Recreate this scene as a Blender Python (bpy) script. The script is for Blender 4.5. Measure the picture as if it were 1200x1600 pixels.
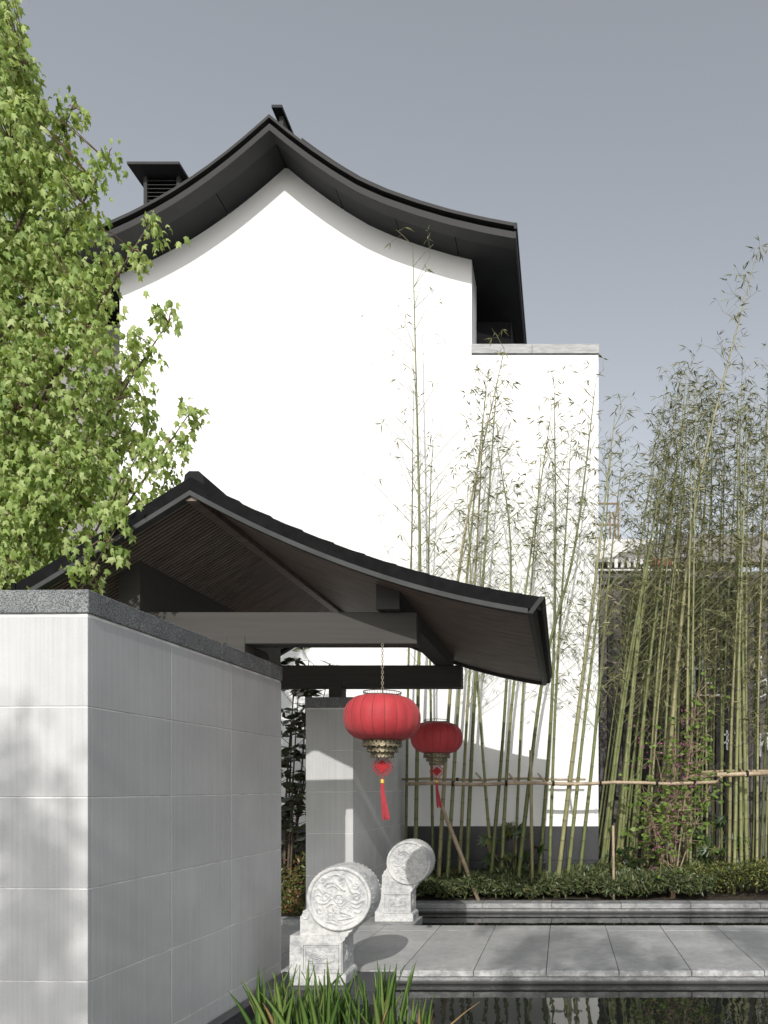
import bpy, math, random
import numpy as np
from mathutils import Vector, Matrix, Euler

# ------------------------------------------------------------------ scene, camera, sky, sun
for o in list(bpy.data.objects):
    bpy.data.objects.remove(o, do_unlink=True)
scene = bpy.context.scene
col = scene.collection
H = 1.52            # eye height above the path
FPX = 1067.0        # focal length in photo pixels (24 mm)
VX, VY = 880.0, 1230.0

cam_d = bpy.data.cameras.new('camera')
cam = bpy.data.objects.new('camera', cam_d)
col.objects.link(cam)
cam.location = (0, 0, H)
cam.rotation_euler = (math.radians(90), 0, 0)
cam_d.sensor_fit = 'VERTICAL'
cam_d.sensor_height = 36.0
cam_d.sensor_width = 27.0
cam_d.lens = FPX / 1600 * 36.0
cam_d.shift_x = -(VX - 600) / 1600
cam_d.shift_y = (VY - 800) / 1600
cam_d.clip_start = 0.05
cam_d.clip_end = 3000
scene.camera = cam

SUN_EL = math.radians(31)
SUN_DX = -0.040     # light drifts slightly to the left on its way in
world = bpy.data.worlds.new('World')
scene.world = world
world.use_nodes = True
wn, wl = world.node_tree.nodes, world.node_tree.links
wn.clear()
sky = wn.new('ShaderNodeTexSky')
sky.sky_type = 'NISHITA'
sky.sun_disc = False
sky.sun_elevation = SUN_EL
sky.sun_rotation = math.radians(180 - 2)
sky.air_density = 1.3
sky.dust_density = 1.6
sky.ozone_density = 1.0
hs = wn.new('ShaderNodeHueSaturation')
hs.inputs['Saturation'].default_value = 0.29
hs.inputs['Value'].default_value = 1.0
bg = wn.new('ShaderNodeBackground')
bg.inputs['Strength'].default_value = 0.112
wo = wn.new('ShaderNodeOutputWorld')
wl.new(sky.outputs[0], hs.inputs['Color'])
wl.new(hs.outputs[0], bg.inputs['Color'])
wl.new(bg.outputs[0], wo.inputs['Surface'])

sun_d = bpy.data.lights.new('sun', 'SUN')
sun_d.energy = 2.3
sun_d.angle = math.radians(0.5)
sun_d.color = (1.0, 0.965, 0.91)
sun = bpy.data.objects.new('sun', sun_d)
col.objects.link(sun)
SL = Vector((SUN_DX, 1.0, -math.tan(SUN_EL))).normalized()
sun.rotation_euler = SL.to_track_quat('-Z', 'Y').to_euler()
sun.location = (0, -20, 20)

scene.view_settings.view_transform = 'Standard'
scene.view_settings.look = 'None'
scene.view_settings.gamma = 1.0
scene.view_settings.exposure = 0.5
scene.view_settings.use_curve_mapping = False
scene.render.engine = 'CYCLES'
scene.cycles.use_denoising = True
scene.cycles.max_bounces = 8
scene.cycles.diffuse_bounces = 4
scene.cycles.transparent_max_bounces = 8

rnd = random.Random(7)
nprng = np.random.RandomState(11)


def P(px, py, d):
    return Vector(((px - VX) * d / FPX, d, H + (VY - py) * d / FPX))


# ------------------------------------------------------------------ materials
def new_mat(name):
    m = bpy.data.materials.new(name)
    m.use_nodes = True
    nt = m.node_tree
    b = nt.nodes['Principled BSDF']
    return m, nt, b


def ramp(nt, fac, stops):
    r = nt.nodes.new('ShaderNodeValToRGB')
    e = r.color_ramp.elements
    while len(e) < len(stops):
        e.new(0.5)
    for el, (p, c) in zip(e, stops):
        el.position = p
        el.color = (c[0], c[1], c[2], 1)
    nt.links.new(fac, r.inputs['Fac'])
    return r.outputs['Color']


def pos_noise(nt, scale=(1, 1, 1), freq=5.0, detail=4, rough=0.55, offset=True):
    g = nt.nodes.new('ShaderNodeNewGeometry')
    mp = nt.nodes.new('ShaderNodeMapping')
    mp.inputs['Scale'].default_value = scale
    nt.links.new(g.outputs['Position'], mp.inputs['Vector'])
    n = nt.nodes.new('ShaderNodeTexNoise')
    n.inputs['Scale'].default_value = freq
    n.inputs['Detail'].default_value = detail
    n.inputs['Roughness'].default_value = rough
    nt.links.new(mp.outputs[0], n.inputs['Vector'])
    return n.outputs['Fac']


def mixc(nt, a, b, fac, mode='MIX'):
    m = nt.nodes.new('ShaderNodeMix')
    m.data_type = 'RGBA'
    m.blend_type = mode
    ins = [i for i in m.inputs if i.type == 'RGBA']
    f = m.inputs['Factor']
    if hasattr(fac, 'is_linked'):
        nt.links.new(fac, f)
    else:
        f.default_value = fac
    for s, v in zip(ins, (a, b)):
        if hasattr(v, 'is_linked'):
            nt.links.new(v, s)
        else:
            s.default_value = (v[0], v[1], v[2], 1)
    return [o for o in m.outputs if o.type == 'RGBA'][0]


def bump(nt, b, h, strength=0.2, dist=0.01):
    bn = nt.nodes.new('ShaderNodeBump')
    bn.inputs['Strength'].default_value = strength
    bn.inputs['Distance'].default_value = dist
    nt.links.new(h, bn.inputs['Height'])
    nt.links.new(bn.outputs[0], b.inputs['Normal'])


def stone(name, c0, c1, freq=6, fine=180, rough=0.7, fine_amt=0.35, bmp=0.15, spec=0.4, streak=0.0, rand=0.0):
    m, nt, b = new_mat(name)
    big = pos_noise(nt, freq=freq, detail=5)
    c = ramp(nt, big, [(0.3, c0), (0.7, c1)])
    fn = pos_noise(nt, freq=fine, detail=2)
    fr = ramp(nt, fn, [(0.35, (1 - fine_amt,) * 3), (0.65, (1 + fine_amt,) * 3)])
    c = mixc(nt, c, fr, 1.0, 'MULTIPLY')
    if streak > 0:
        st = pos_noise(nt, scale=(70, 70, 1.0), freq=1.0, detail=3, rough=0.6)
        sr = ramp(nt, st, [(0.36, (1 - streak,) * 3), (0.62, (1.0,) * 3)])
        c = mixc(nt, c, sr, 1.0, 'MULTIPLY')
    if rand > 0:
        oi = nt.nodes.new('ShaderNodeObjectInfo')
        rr = ramp(nt, oi.outputs['Random'], [(0.0, (1 - rand,) * 3), (1.0, (1 + rand,) * 3)])
        c = mixc(nt, c, rr, 1.0, 'MULTIPLY')
    nt.links.new(c, b.inputs['Base Color'])
    b.inputs['Roughness'].default_value = rough
    b.inputs['Specular IOR Level'].default_value = spec
    bump(nt, b, fn, bmp, 0.004)
    return m


def plain(name, c, rough=0.5, metal=0.0, freq=8, amt=0.25, bmp=0.05, spec=0.5, scale=(1, 1, 1)):
    m, nt, b = new_mat(name)
    n = pos_noise(nt, freq=freq, detail=4, scale=scale)
    r = ramp(nt, n, [(0.3, tuple(x * (1 - amt) for x in c)), (0.7, tuple(x * (1 + amt) for x in c))])
    nt.links.new(r, b.inputs['Base Color'])
    rr = nt.nodes.new('ShaderNodeMapRange')
    rr.inputs['To Min'].default_value = max(0.02, rough - 0.1)
    rr.inputs['To Max'].default_value = min(1, rough + 0.1)
    nt.links.new(n, rr.inputs['Value'])
    nt.links.new(rr.outputs[0], b.inputs['Roughness'])
    b.inputs['Metallic'].default_value = metal
    b.inputs['Specular IOR Level'].default_value = spec
    if bmp > 0:
        bump(nt, b, n, bmp, 0.004)
    return m


def leaf_mat(name, stops, trans=0.35, rough=0.45, spec=0.4):
    m, nt, b = new_mat(name)
    at = nt.nodes.new('ShaderNodeAttribute')
    at.attribute_name = 'tint'
    oi = nt.nodes.new('ShaderNodeObjectInfo')
    ad = nt.nodes.new('ShaderNodeMath')
    ad.operation = 'ADD'
    nt.links.new(at.outputs['Fac'], ad.inputs[0])
    nt.links.new(oi.outputs['Random'], ad.inputs[1])
    fr = nt.nodes.new('ShaderNodeMath')
    fr.operation = 'FRACT'
    nt.links.new(ad.outputs[0], fr.inputs[0])
    c = ramp(nt, fr.outputs[0], stops)
    nt.links.new(c, b.inputs['Base Color'])
    b.inputs['Roughness'].default_value = rough
    b.inputs['Specular IOR Level'].default_value = spec
    tr = nt.nodes.new('ShaderNodeBsdfTranslucent')
    tc = mixc(nt, c, (1.25, 1.15, 0.5), 1.0, 'MULTIPLY')
    nt.links.new(tc, tr.inputs['Color'])
    mx = nt.nodes.new('ShaderNodeMixShader')
    mx.inputs[0].default_value = trans
    out = nt.nodes['Material Output']
    nt.links.new(b.outputs[0], mx.inputs[1])
    nt.links.new(tr.outputs[0], mx.inputs[2])
    nt.links.new(mx.outputs[0], out.inputs['Surface'])
    return m


M = {}
M['panel'] = stone('wall_panel_stone', (0.47, 0.475, 0.477), (0.55, 0.553, 0.553), freq=2.2, fine=260, fine_amt=0.05, rough=0.65, bmp=0.05, streak=0.09, rand=0.035, spec=0.25)
M['joint'] = plain('joint_mortar', (0.78, 0.78, 0.76), rough=0.9)
M['coping'] = stone('coping_granite', (0.13, 0.14, 0.145), (0.20, 0.21, 0.21), freq=9, fine=150, fine_amt=0.7, rough=0.65, bmp=0.3, rand=0.06)
M['dark_stone'] = stone('dark_stone', (0.035, 0.037, 0.04), (0.06, 0.062, 0.066), freq=5, fine=150, fine_amt=0.4, rough=0.35, bmp=0.08, rand=0.08)
M['plinth'] = stone('plinth_stone', (0.028, 0.03, 0.034), (0.045, 0.048, 0.054), freq=3, fine=200, fine_amt=0.2, rough=0.33, bmp=0.03, rand=0.05)
M['plaster'] = stone('white_plaster', (0.84, 0.845, 0.845), (0.88, 0.885, 0.885), freq=1.2, fine=300, fine_amt=0.02, rough=0.85, bmp=0.05)
M['grey_render'] = stone('grey_render', (0.22, 0.21, 0.21), (0.27, 0.26, 0.26), freq=2, fine=120, fine_amt=0.08, rough=0.85)
M['metal'] = plain('dark_roof_metal', (0.020, 0.0205, 0.022), rough=0.6, freq=2.5, amt=0.2, bmp=0.02, spec=0.25)
M['metal_grey'] = plain('grey_fascia_metal', (0.042, 0.042, 0.043), rough=0.65, freq=3, amt=0.15, bmp=0.02, spec=0.2)
M['groove'] = plain('shadow_gap_metal', (0.006, 0.006, 0.0065), rough=0.8, spec=0.1)
M['flash'] = plain('parapet_flashing', (0.36, 0.365, 0.37), rough=0.7, freq=7, amt=0.25, spec=0.2, scale=(1, 1, 5))
M['beam'] = plain('beam_timber', (0.060, 0.057, 0.053), rough=0.7, freq=5, amt=0.12, scale=(0.3, 0.3, 5), bmp=0.04, spec=0.2)
M['slat'] = plain('soffit_timber', (0.17, 0.135, 0.108), rough=0.55, freq=4, amt=0.35, scale=(1, 6, 1), bmp=0.05)
M['deck'] = plain('roof_deck', (0.006, 0.0055, 0.005), rough=0.8, spec=0.1)
M['fascia'] = plain('black_fascia', (0.006, 0.006, 0.0068), rough=0.8, freq=14, amt=0.6, bmp=0.1, spec=0.12)
M['trim'] = plain('grey_trim', (0.058, 0.060, 0.060), rough=0.7, freq=6, amt=0.2, spec=0.15)
M['tile'] = plain('roof_tile_dark', (0.016, 0.0165, 0.018), rough=0.8, freq=9, amt=0.3, bmp=0.1, spec=0.15)
M['soil'] = stone('soil', (0.035, 0.027, 0.02), (0.07, 0.055, 0.04), freq=14, fine=120, fine_amt=0.5, rough=0.95, bmp=0.6)
M['ground'] = stone('ground', (0.10, 0.10, 0.095), (0.15, 0.15, 0.14), freq=0.8, fine=40, fine_amt=0.2, rough=0.9)
M['rail'] = plain('dry_bamboo', (0.36, 0.28, 0.19), rough=0.55, freq=10, amt=0.3, bmp=0.1)
M['twine'] = plain('black_twine', (0.015, 0.014, 0.012), rough=0.9)
M['gold'] = plain('aged_brass', (0.17, 0.145, 0.095), rough=0.5, metal=0.6, freq=60, amt=0.8, bmp=0.5)
M['gold_bead'] = plain('gold_thread', (0.75, 0.45, 0.08), rough=0.35, metal=0.4)
M['wire'] = plain('dark_wire', (0.05, 0.045, 0.035), rough=0.4, metal=0.6)
M['chain'] = plain('chain_metal', (0.42, 0.38, 0.30), rough=0.4, metal=0.6)
M['rib'] = plain('lantern_rib', (0.24, 0.045, 0.028), rough=0.6, amt=0.1)
M['knot'] = plain('red_cord', (0.36, 0.030, 0.036), rough=0.7, freq=120, amt=0.35, bmp=0.3, spec=0.2)
M['tassel'] = plain('red_silk', (0.34, 0.014, 0.026), rough=0.6, freq=1.0, amt=0.45, scale=(260, 260, 3), bmp=0.3)
M['bark'] = plain('maple_bark', (0.10, 0.075, 0.055), rough=0.85, freq=30, amt=0.4, bmp=0.4)
M['twig'] = plain('twig_bark', (0.20, 0.13, 0.08), rough=0.8, freq=30, amt=0.4)
M['shrub_stem'] = plain('shrub_stem', (0.26, 0.19, 0.13), rough=0.8, freq=30, amt=0.4)
M['board'] = plain('dark_boards', (0.022, 0.020, 0.019), rough=0.7, freq=3, amt=0.35, scale=(6, 6, 0.6))
M['screen_wall'] = plain('grey_screen_wall', (0.115, 0.105, 0.105), rough=0.8, freq=2.5, amt=0.2)
M['white_paint'] = plain('white_sign_paint', (0.78, 0.80, 0.80), rough=0.5, amt=0.05)
M['far_white'] = plain('far_white_wall', (0.62, 0.61, 0.60), rough=0.9, amt=0.1)
M['far_red'] = plain('far_red', (0.30, 0.10, 0.08), rough=0.8)
M['terrace'] = stone('terrace_stone', (0.2, 0.2, 0.2), (0.28, 0.28, 0.28), freq=3, fine=120, fine_amt=0.2)

# paving: grey honed stone with weathering
m, nt, b = new_mat('paving_stone')
n1 = pos_noise(nt, freq=1.7, detail=6, rough=0.65)
c = ramp(nt, n1, [(0.28, (0.31, 0.315, 0.32)), (0.72, (0.46, 0.46, 0.455))])
n2 = pos_noise(nt, freq=14, detail=5, rough=0.7)
c = mixc(nt, c, ramp(nt, n2, [(0.3, (0.8, 0.8, 0.8)), (0.6, (1.05, 1.05, 1.05))]), 1.0, 'MULTIPLY')
oi = nt.nodes.new('ShaderNodeObjectInfo')
c = mixc(nt, c, ramp(nt, oi.outputs['Random'], [(0, (0.93, 0.93, 0.93)), (1, (1.07, 1.07, 1.07))]), 1.0, 'MULTIPLY')
n3 = pos_noise(nt, freq=220, detail=2)
c = mixc(nt, c, ramp(nt, n3, [(0.35, (0.9, 0.9, 0.9)), (0.65, (1.08, 1.08, 1.08))]), 1.0, 'MULTIPLY')
nt.links.new(c, b.inputs['Base Color'])
rr = nt.nodes.new('ShaderNodeMapRange')
rr.inputs['To Min'].default_value = 0.45
rr.inputs['To Max'].default_value = 0.75
nt.links.new(n2, rr.inputs['Value'])
nt.links.new(rr.outputs[0], b.inputs['Roughness'])
bump(nt, b, n3, 0.15, 0.003)
def band(nt, axis, lo, hi, invert=False):
    g_ = nt.nodes.new('ShaderNodeNewGeometry')
    sp = nt.nodes.new('ShaderNodeSeparateXYZ')
    nt.links.new(g_.outputs['Position'], sp.inputs[0])
    mr = nt.nodes.new('ShaderNodeMapRange')
    mr.inputs['From Min'].default_value = lo
    mr.inputs['From Max'].default_value = hi
    mr.inputs['To Min'].default_value = 1.0
    mr.inputs['To Max'].default_value = 0.0
    nt.links.new(sp.outputs[axis], mr.inputs['Value'])
    return mr.outputs[0]


def mul(nt, a, b_):
    n_ = nt.nodes.new('ShaderNodeMath')
    n_.operation = 'MULTIPLY'
    n_.use_clamp = True
    nt.links.new(a, n_.inputs[0])
    if hasattr(b_, 'is_linked'):
        nt.links.new(b_, n_.inputs[1])
    else:
        n_.inputs[1].default_value = b_
    return n_.outputs[0]


edge = band(nt, 1, 5.70, 5.78)
blot = ramp(nt, pos_noise(nt, freq=11, detail=6, rough=0.75), [(0.42, (0, 0, 0)), (0.60, (1, 1, 1))])
c = mixc(nt, c, (0.17, 0.175, 0.175), mul(nt, edge, 0.45))
c = mixc(nt, c, (0.62, 0.63, 0.63), mul(nt, mul(nt, edge, blot), 0.65))
# dark specks and lichen dots over the slabs
sp_ = ramp(nt, pos_noise(nt, freq=38, detail=3, rough=0.6), [(0.66, (0, 0, 0)), (0.72, (1, 1, 1))])
c = mixc(nt, c, (0.12, 0.12, 0.115), mul(nt, sp_, 0.35))
nt.links.new(c, b.inputs['Base Color'])
M['paving'] = m
M['kerb'] = stone('kerb_granite', (0.17, 0.175, 0.18), (0.29, 0.29, 0.292), freq=7, fine=140, fine_amt=0.25, rough=0.6, bmp=0.2, rand=0.08)
nt = M['kerb'].node_tree
b = nt.nodes['Principled BSDF']
c = b.inputs['Base Color'].links[0].from_socket
lime = ramp(nt, pos_noise(nt, freq=9, detail=6, rough=0.75, scale=(1, 1, 2)), [(0.45, (0, 0, 0)), (0.62, (1, 1, 1))])
c = mixc(nt, c, (0.52, 0.53, 0.53), mul(nt, lime, 0.45))
wet = mul(nt, band(nt, 2, -0.098, -0.076), 0.9)
c = mixc(nt, c, (0.03, 0.032, 0.03), wet)
nt.links.new(c, b.inputs['Base Color'])

# carved white stone with grey weathering
m, nt, b = new_mat('carved_marble')
n1 = pos_noise(nt, freq=5.5, detail=7, rough=0.7)
c = ramp(nt, n1, [(0.34, (0.33, 0.34, 0.355)), (0.46, (0.54, 0.54, 0.535)), (0.66, (0.66, 0.655, 0.635))])
n2 = pos_noise(nt, freq=28, detail=5, rough=0.7)
c = mixc(nt, c, ramp(nt, n2, [(0.34, (0.66, 0.67, 0.69)), (0.55, (1, 1, 1))]), 1.0, 'MULTIPLY')
nt.links.new(c, b.inputs['Base Color'])
b.inputs['Roughness'].default_value = 0.6
bump(nt, b, n2, 0.25, 0.004)
M['marble'] = m
# the carved faces and panels take an unchanged copy of this stone
m2 = m.copy()
m2.name = 'carved_marble_worn'
M['marble_worn'] = m2

# lantern silk
m, nt, b = new_mat('lantern_silk')
n1 = pos_noise(nt, freq=5, detail=3)
c = ramp(nt, n1, [(0.3, (0.47, 0.048, 0.058)), (0.7, (0.58, 0.062, 0.072))])
n2 = pos_noise(nt, freq=1.0, scale=(30, 30, 500), detail=2)
c = mixc(nt, c, ramp(nt, n2, [(0.35, (0.9, 0.9, 0.9)), (0.65, (1.06, 1.06, 1.06))]), 1.0, 'MULTIPLY')
nt.links.new(c, b.inputs['Base Color'])
b.inputs['Roughness'].default_value = 0.62
b.inputs['Specular IOR Level'].default_value = 0.3
b.inputs['Sheen Weight'].default_value = 0.25
b.inputs['Sheen Tint'].default_value = (1, 0.6, 0.65, 1)
tr = nt.nodes.new('ShaderNodeBsdfTranslucent')
nt.links.new(c, tr.inputs['Color'])
mx = nt.nodes.new('ShaderNodeMixShader')
mx.inputs[0].default_value = 0.22
nt.links.new(b.outputs[0], mx.inputs[1])
nt.links.new(tr.outputs[0], mx.inputs[2])
nt.links.new(mx.outputs[0], nt.nodes['Material Output'].inputs['Surface'])
M['silk'] = m

# water
m, nt, b = new_mat('pool_water')
b.inputs['Base Color'].default_value = (0.012, 0.014, 0.012, 1)
b.inputs['Roughness'].default_value = 0.015
b.inputs['IOR'].default_value = 1.33
b.inputs['Specular IOR Level'].default_value = 0.85
n1 = pos_noise(nt, freq=3.2, scale=(1.6, 0.5, 1), detail=3, rough=0.5)
bump(nt, b, n1, 0.12, 0.02)
M['water'] = m

# bamboo culm: node rings come from the 'node' attribute
m, nt, b = new_mat('bamboo_culm')
at = nt.nodes.new('ShaderNodeAttribute')
at.attribute_name = 'node'
oi = nt.nodes.new('ShaderNodeObjectInfo')
c = ramp(nt, oi.outputs['Random'], [(0.0, (0.12, 0.14, 0.055)), (0.45, (0.20, 0.22, 0.095)), (0.8, (0.27, 0.28, 0.14)), (1.0, (0.30, 0.26, 0.15))])
n1 = pos_noise(nt, freq=9, scale=(3, 3, 0.6), detail=4)
c = mixc(nt, c, ramp(nt, n1, [(0.3, (0.62, 0.66, 0.6)), (0.7, (1.15, 1.12, 1.05))]), 1.0, 'MULTIPLY')
c = mixc(nt, c, (0.06, 0.055, 0.04), at.outputs['Fac'])
nt.links.new(c, b.inputs['Base Color'])
b.inputs['Roughness'].default_value = 0.42
M['culm'] = m
M['culm_twig'] = plain('bamboo_twig', (0.21, 0.205, 0.11), rough=0.7, amt=0.4, freq=6, bmp=0)

M['maple'] = leaf_mat('maple_leaf', [(0.0, (0.14, 0.22, 0.05)), (0.3, (0.24, 0.34, 0.085)), (0.75, (0.35, 0.45, 0.15)), (1.0, (0.44, 0.51, 0.23))], trans=0.36, rough=0.5)
M['bamboo_leaf'] = leaf_mat('bamboo_leaf', [(0.0, (0.065, 0.085, 0.03)), (0.45, (0.14, 0.16, 0.062)), (0.8, (0.23, 0.235, 0.11)), (1.0, (0.38, 0.32, 0.20))], trans=0.25)
M['hedge_leaf'] = leaf_mat('hedge_leaf', [(0.0, (0.042, 0.060, 0.024)), (0.5, (0.082, 0.108, 0.044)), (0.93, (0.135, 0.16, 0.068)), (1.0, (0.18, 0.14, 0.075))], trans=0.15, rough=0.4)
M['clip_leaf'] = leaf_mat('clipped_hedge_leaf', [(0.0, (0.035, 0.05, 0.018)), (0.6, (0.075, 0.095, 0.03)), (1.0, (0.22, 0.21, 0.04))], trans=0.15, rough=0.4)
M['red_leaf'] = leaf_mat('mixed_ground_leaf', [(0.0, (0.05, 0.08, 0.02)), (0.55, (0.12, 0.15, 0.04)), (0.8, (0.22, 0.12, 0.06)), (1.0, (0.28, 0.07, 0.05))], trans=0.15, rough=0.4)
M['magnolia'] = leaf_mat('magnolia_leaf', [(0.0, (0.02, 0.03, 0.013)), (0.7, (0.045, 0.058, 0.025)), (1.0, (0.10, 0.09, 0.05))], trans=0.08, rough=0.3, spec=0.5)
M['fatsia'] = leaf_mat('fatsia_leaf', [(0.0, (0.03, 0.055, 0.02)), (0.8, (0.06, 0.095, 0.035)), (1.0, (0.20, 0.18, 0.04))], trans=0.12, rough=0.35)
M['redbud'] = leaf_mat('redbud_leaf', [(0.0, (0.10, 0.17, 0.035)), (0.6, (0.16, 0.25, 0.05)), (1.0, (0.22, 0.30, 0.08))], trans=0.35)
M['flower'] = leaf_mat('pink_blossom', [(0.0, (0.30, 0.07, 0.20)), (1.0, (0.42, 0.16, 0.30))], trans=0.3)
M['iris'] = leaf_mat('iris_blade', [(0.0, (0.075, 0.15, 0.035)), (0.7, (0.15, 0.25, 0.06)), (1.0, (0.25, 0.32, 0.10))], trans=0.3, rough=0.4)
M['dry_leaf'] = leaf_mat('dry_blade', [(0.0, (0.28, 0.19, 0.09)), (1.0, (0.35, 0.25, 0.12))], trans=0.2)


# ------------------------------------------------------------------ geometry helpers
class MB:
    def __init__(self):
        self.v = []
        self.f = []
        self.attr = None

    def add(self, verts, faces):
        n = len(self.v)
        self.v += [tuple(p) for p in verts]
        self.f += [tuple(i + n for i in f) for f in faces]

    def box(self, x0, x1, y0, y1, z0, z1, bev=0.0):
        if bev <= 0:
            vs = [(x, y, z) for z in (z0, z1) for y in (y0, y1) for x in (x0, x1)]
            self.add(vs, [(0, 2, 3, 1), (4, 5, 7, 6), (0, 1, 5, 4), (2, 6, 7, 3), (0, 4, 6, 2), (1, 3, 7, 5)])
        else:
            v, f = bev_box(x1 - x0, y1 - y0, z1 - z0, bev)
            cx, cy, cz = (x0 + x1) / 2, (y0 + y1) / 2, (z0 + z1) / 2
            self.add([(a + cx, b_ + cy, c_ + cz) for a, b_, c_ in v], f)

    def prism(self, poly, y0, y1):
        """polygon of (x, z), extruded along y; counter-clockwise seen from -y"""
        n = len(poly)
        vs = [(x, y0, z) for x, z in poly] + [(x, y1, z) for x, z in poly]
        fs = [tuple(range(n)), tuple(range(2 * n - 1, n - 1, -1))]
        for i in range(n):
            j = (i + 1) % n
            fs.append((i, i + n, j + n, j))
        self.add(vs, fs)

    def ribbon(self, top, bot, y0, y1):
        """solid following two polylines of (x, z), extruded along y"""
        n = len(top)
        vs = []
        for y in (y0, y1):
            vs += [(x, y, z) for x, z in top] + [(x, y, z) for x, z in bot]
        fs = []
        for i in range(n - 1):
            a, b_, c_, d = i, i + 1, n + i, n + i + 1
            o = 2 * n
            fs += [(a, c_, d, b_), (a + o, b_ + o, d + o, c_ + o), (a, b_, b_ + o, a + o), (c_, c_ + o, d + o, d)]
        fs += [(0, 2 * n, 3 * n, n), (n - 1, 2 * n - 1, 4 * n - 1, 3 * n - 1)]
        self.add(vs, fs)

    def tube(self, pts, rads, sides=6, cap=True):
        pts = [Vector(p) for p in pts]
        n0 = len(self.v)
        up = Vector((0.13, 0.97, 0.2))
        for i, p in enumerate(pts):
            t = (pts[min(i + 1, len(pts) - 1)] - pts[max(i - 1, 0)])
            if t.length < 1e-9:
                t = Vector((0, 0, 1))
            t.normalize()
            a = t.cross(up)
            if a.length < 1e-3:
                a = t.cross(Vector((1, 0, 0)))
            a.normalize()
            b_ = t.cross(a)
            r = rads[i] if hasattr(rads, '__len__') else rads
            for k in range(sides):
                an = 2 * math.pi * k / sides
                self.v.append(tuple(p + a * (r * math.cos(an)) + b_ * (r * math.sin(an))))
        for i in range(len(pts) - 1):
            for k in range(sides):
                k2 = (k + 1) % sides
                self.f.append((n0 + i * sides + k, n0 + i * sides + k2, n0 + (i + 1) * sides + k2, n0 + (i + 1) * sides + k))
        if cap:
            self.f.append(tuple(n0 + k for k in range(sides - 1, -1, -1)))
            e = n0 + (len(pts) - 1) * sides
            self.f.append(tuple(e + k for k in range(sides)))

    def lathe(self, prof, seg=32, c=(0, 0, 0), rfun=None, axis='Z'):
        """profile of (r, z)"""
        n0 = len(self.v)
        for (r, z) in prof:
            for k in range(seg):
                a = 2 * math.pi * k / seg
                rr_ = r * (rfun(a, z) if rfun else 1)
                x, y = rr_ * math.cos(a), rr_ * math.sin(a)
                if axis == 'Z':
                    self.v.append((c[0] + x, c[1] + y, c[2] + z))
                else:      # around Y
                    self.v.append((c[0] + x, c[1] + z, c[2] + y))
        for i in range(len(prof) - 1):
            for k in range(seg):
                k2 = (k + 1) % seg
                q = (n0 + i * seg + k, n0 + i * seg + k2, n0 + (i + 1) * seg + k2, n0 + (i + 1) * seg + k)
                self.f.append(q if axis == 'Z' else q[::-1])

    def torus(self, c, R, r, seg=20, sides=6, rot=None, sx=1.0):
        pts = []
        for k in range(seg + 1):
            a = 2 * math.pi * k / seg
            p = Vector((R * sx * math.cos(a), 0, R * math.sin(a)))
            if rot:
                p = rot @ p
            pts.append(p + Vector(c))
        self.tube(pts, r, sides, cap=False)

    def build(self, name, mat, parent=None, smooth=False, loc=None):
        me = bpy.data.meshes.new(name)
        me.from_pydata(self.v, [], self.f)
        me.update()
        if mat is not None:
            me.materials.append(mat)
        if smooth:
            me.polygons.foreach_set('use_smooth', [True] * len(me.polygons))
        return link(name, me, parent, loc)


def bev_box(sx, sy, sz, b):
    hx, hy, hz = sx / 2, sy / 2, sz / 2
    vs, idx = [], {}
    for ix in (-1, 1):
        for iy in (-1, 1):
            for iz in (-1, 1):
                for ax in range(3):
                    p = [ix * (hx - b), iy * (hy - b), iz * (hz - b)]
                    p[ax] = (ix * hx, iy * hy, iz * hz)[ax]
                    idx[(ix, iy, iz, ax)] = len(vs)
                    vs.append(tuple(p))
    fs = []
    S = (-1, 1)
    for s in S:
        for ax in range(3):
            loop = [(-1, -1), (1, -1), (1, 1), (-1, 1)]
            f = []
            for (a, b_) in loop:
                k = [0, 0, 0]
                k[ax] = s
                k[(ax + 1) % 3] = a
                k[(ax + 2) % 3] = b_
                f.append(idx[(k[0], k[1], k[2], ax)])
            fs.append(tuple(f) if s == 1 else tuple(f[::-1]))
    for ax in range(3):
        o1, o2 = (ax + 1) % 3, (ax + 2) % 3
        for s1 in S:
            for s2 in S:
                def key(sa, face):
                    k = [0, 0, 0]
                    k[ax] = sa
                    k[o1] = s1
                    k[o2] = s2
                    return idx[(k[0], k[1], k[2], face)]
                f = (key(-1, o1), key(1, o1), key(1, o2), key(-1, o2))
                fs.append(f if s1 * s2 == -1 else f[::-1])
    for ix in S:
        for iy in S:
            for iz in S:
                f = tuple(idx[(ix, iy, iz, a)] for a in range(3))
                fs.append(f if ix * iy * iz == 1 else f[::-1])
    return vs, fs


def link(name, me, parent=None, loc=None):
    o = bpy.data.objects.new(name, me)
    col.objects.link(o)
    if loc is not None:
        o.location = loc
    if parent is not None:
        o.parent = parent
    return o


def tag(o, label=None, cat=None, group=None, kind=None):
    if label:
        o['label'] = label
    if cat:
        o['category'] = cat
    if group:
        o['group'] = group
    if kind:
        o['kind'] = kind
    return o


def thing(name, label, cat, loc=(0, 0, 0), rz=0.0, group=None):
    o = bpy.data.objects.new(name, None)
    o.empty_display_size = 0.2
    col.objects.link(o)
    o.location = loc
    o.rotation_euler = (0, 0, rz)
    return tag(o, label, cat, group)


def copy_tree(o, parent=None):
    c = o.copy()
    col.objects.link(c)
    c.parent = parent
    for ch in list(o.children):
        copy_tree(ch, c)
    return c


def fix_normals(o):
    import bmesh
    bm = bmesh.new()
    bm.from_mesh(o.data)
    bmesh.ops.recalc_face_normals(bm, faces=bm.faces)
    bm.to_mesh(o.data)
    bm.free()
    return o


_shared = {}


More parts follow.
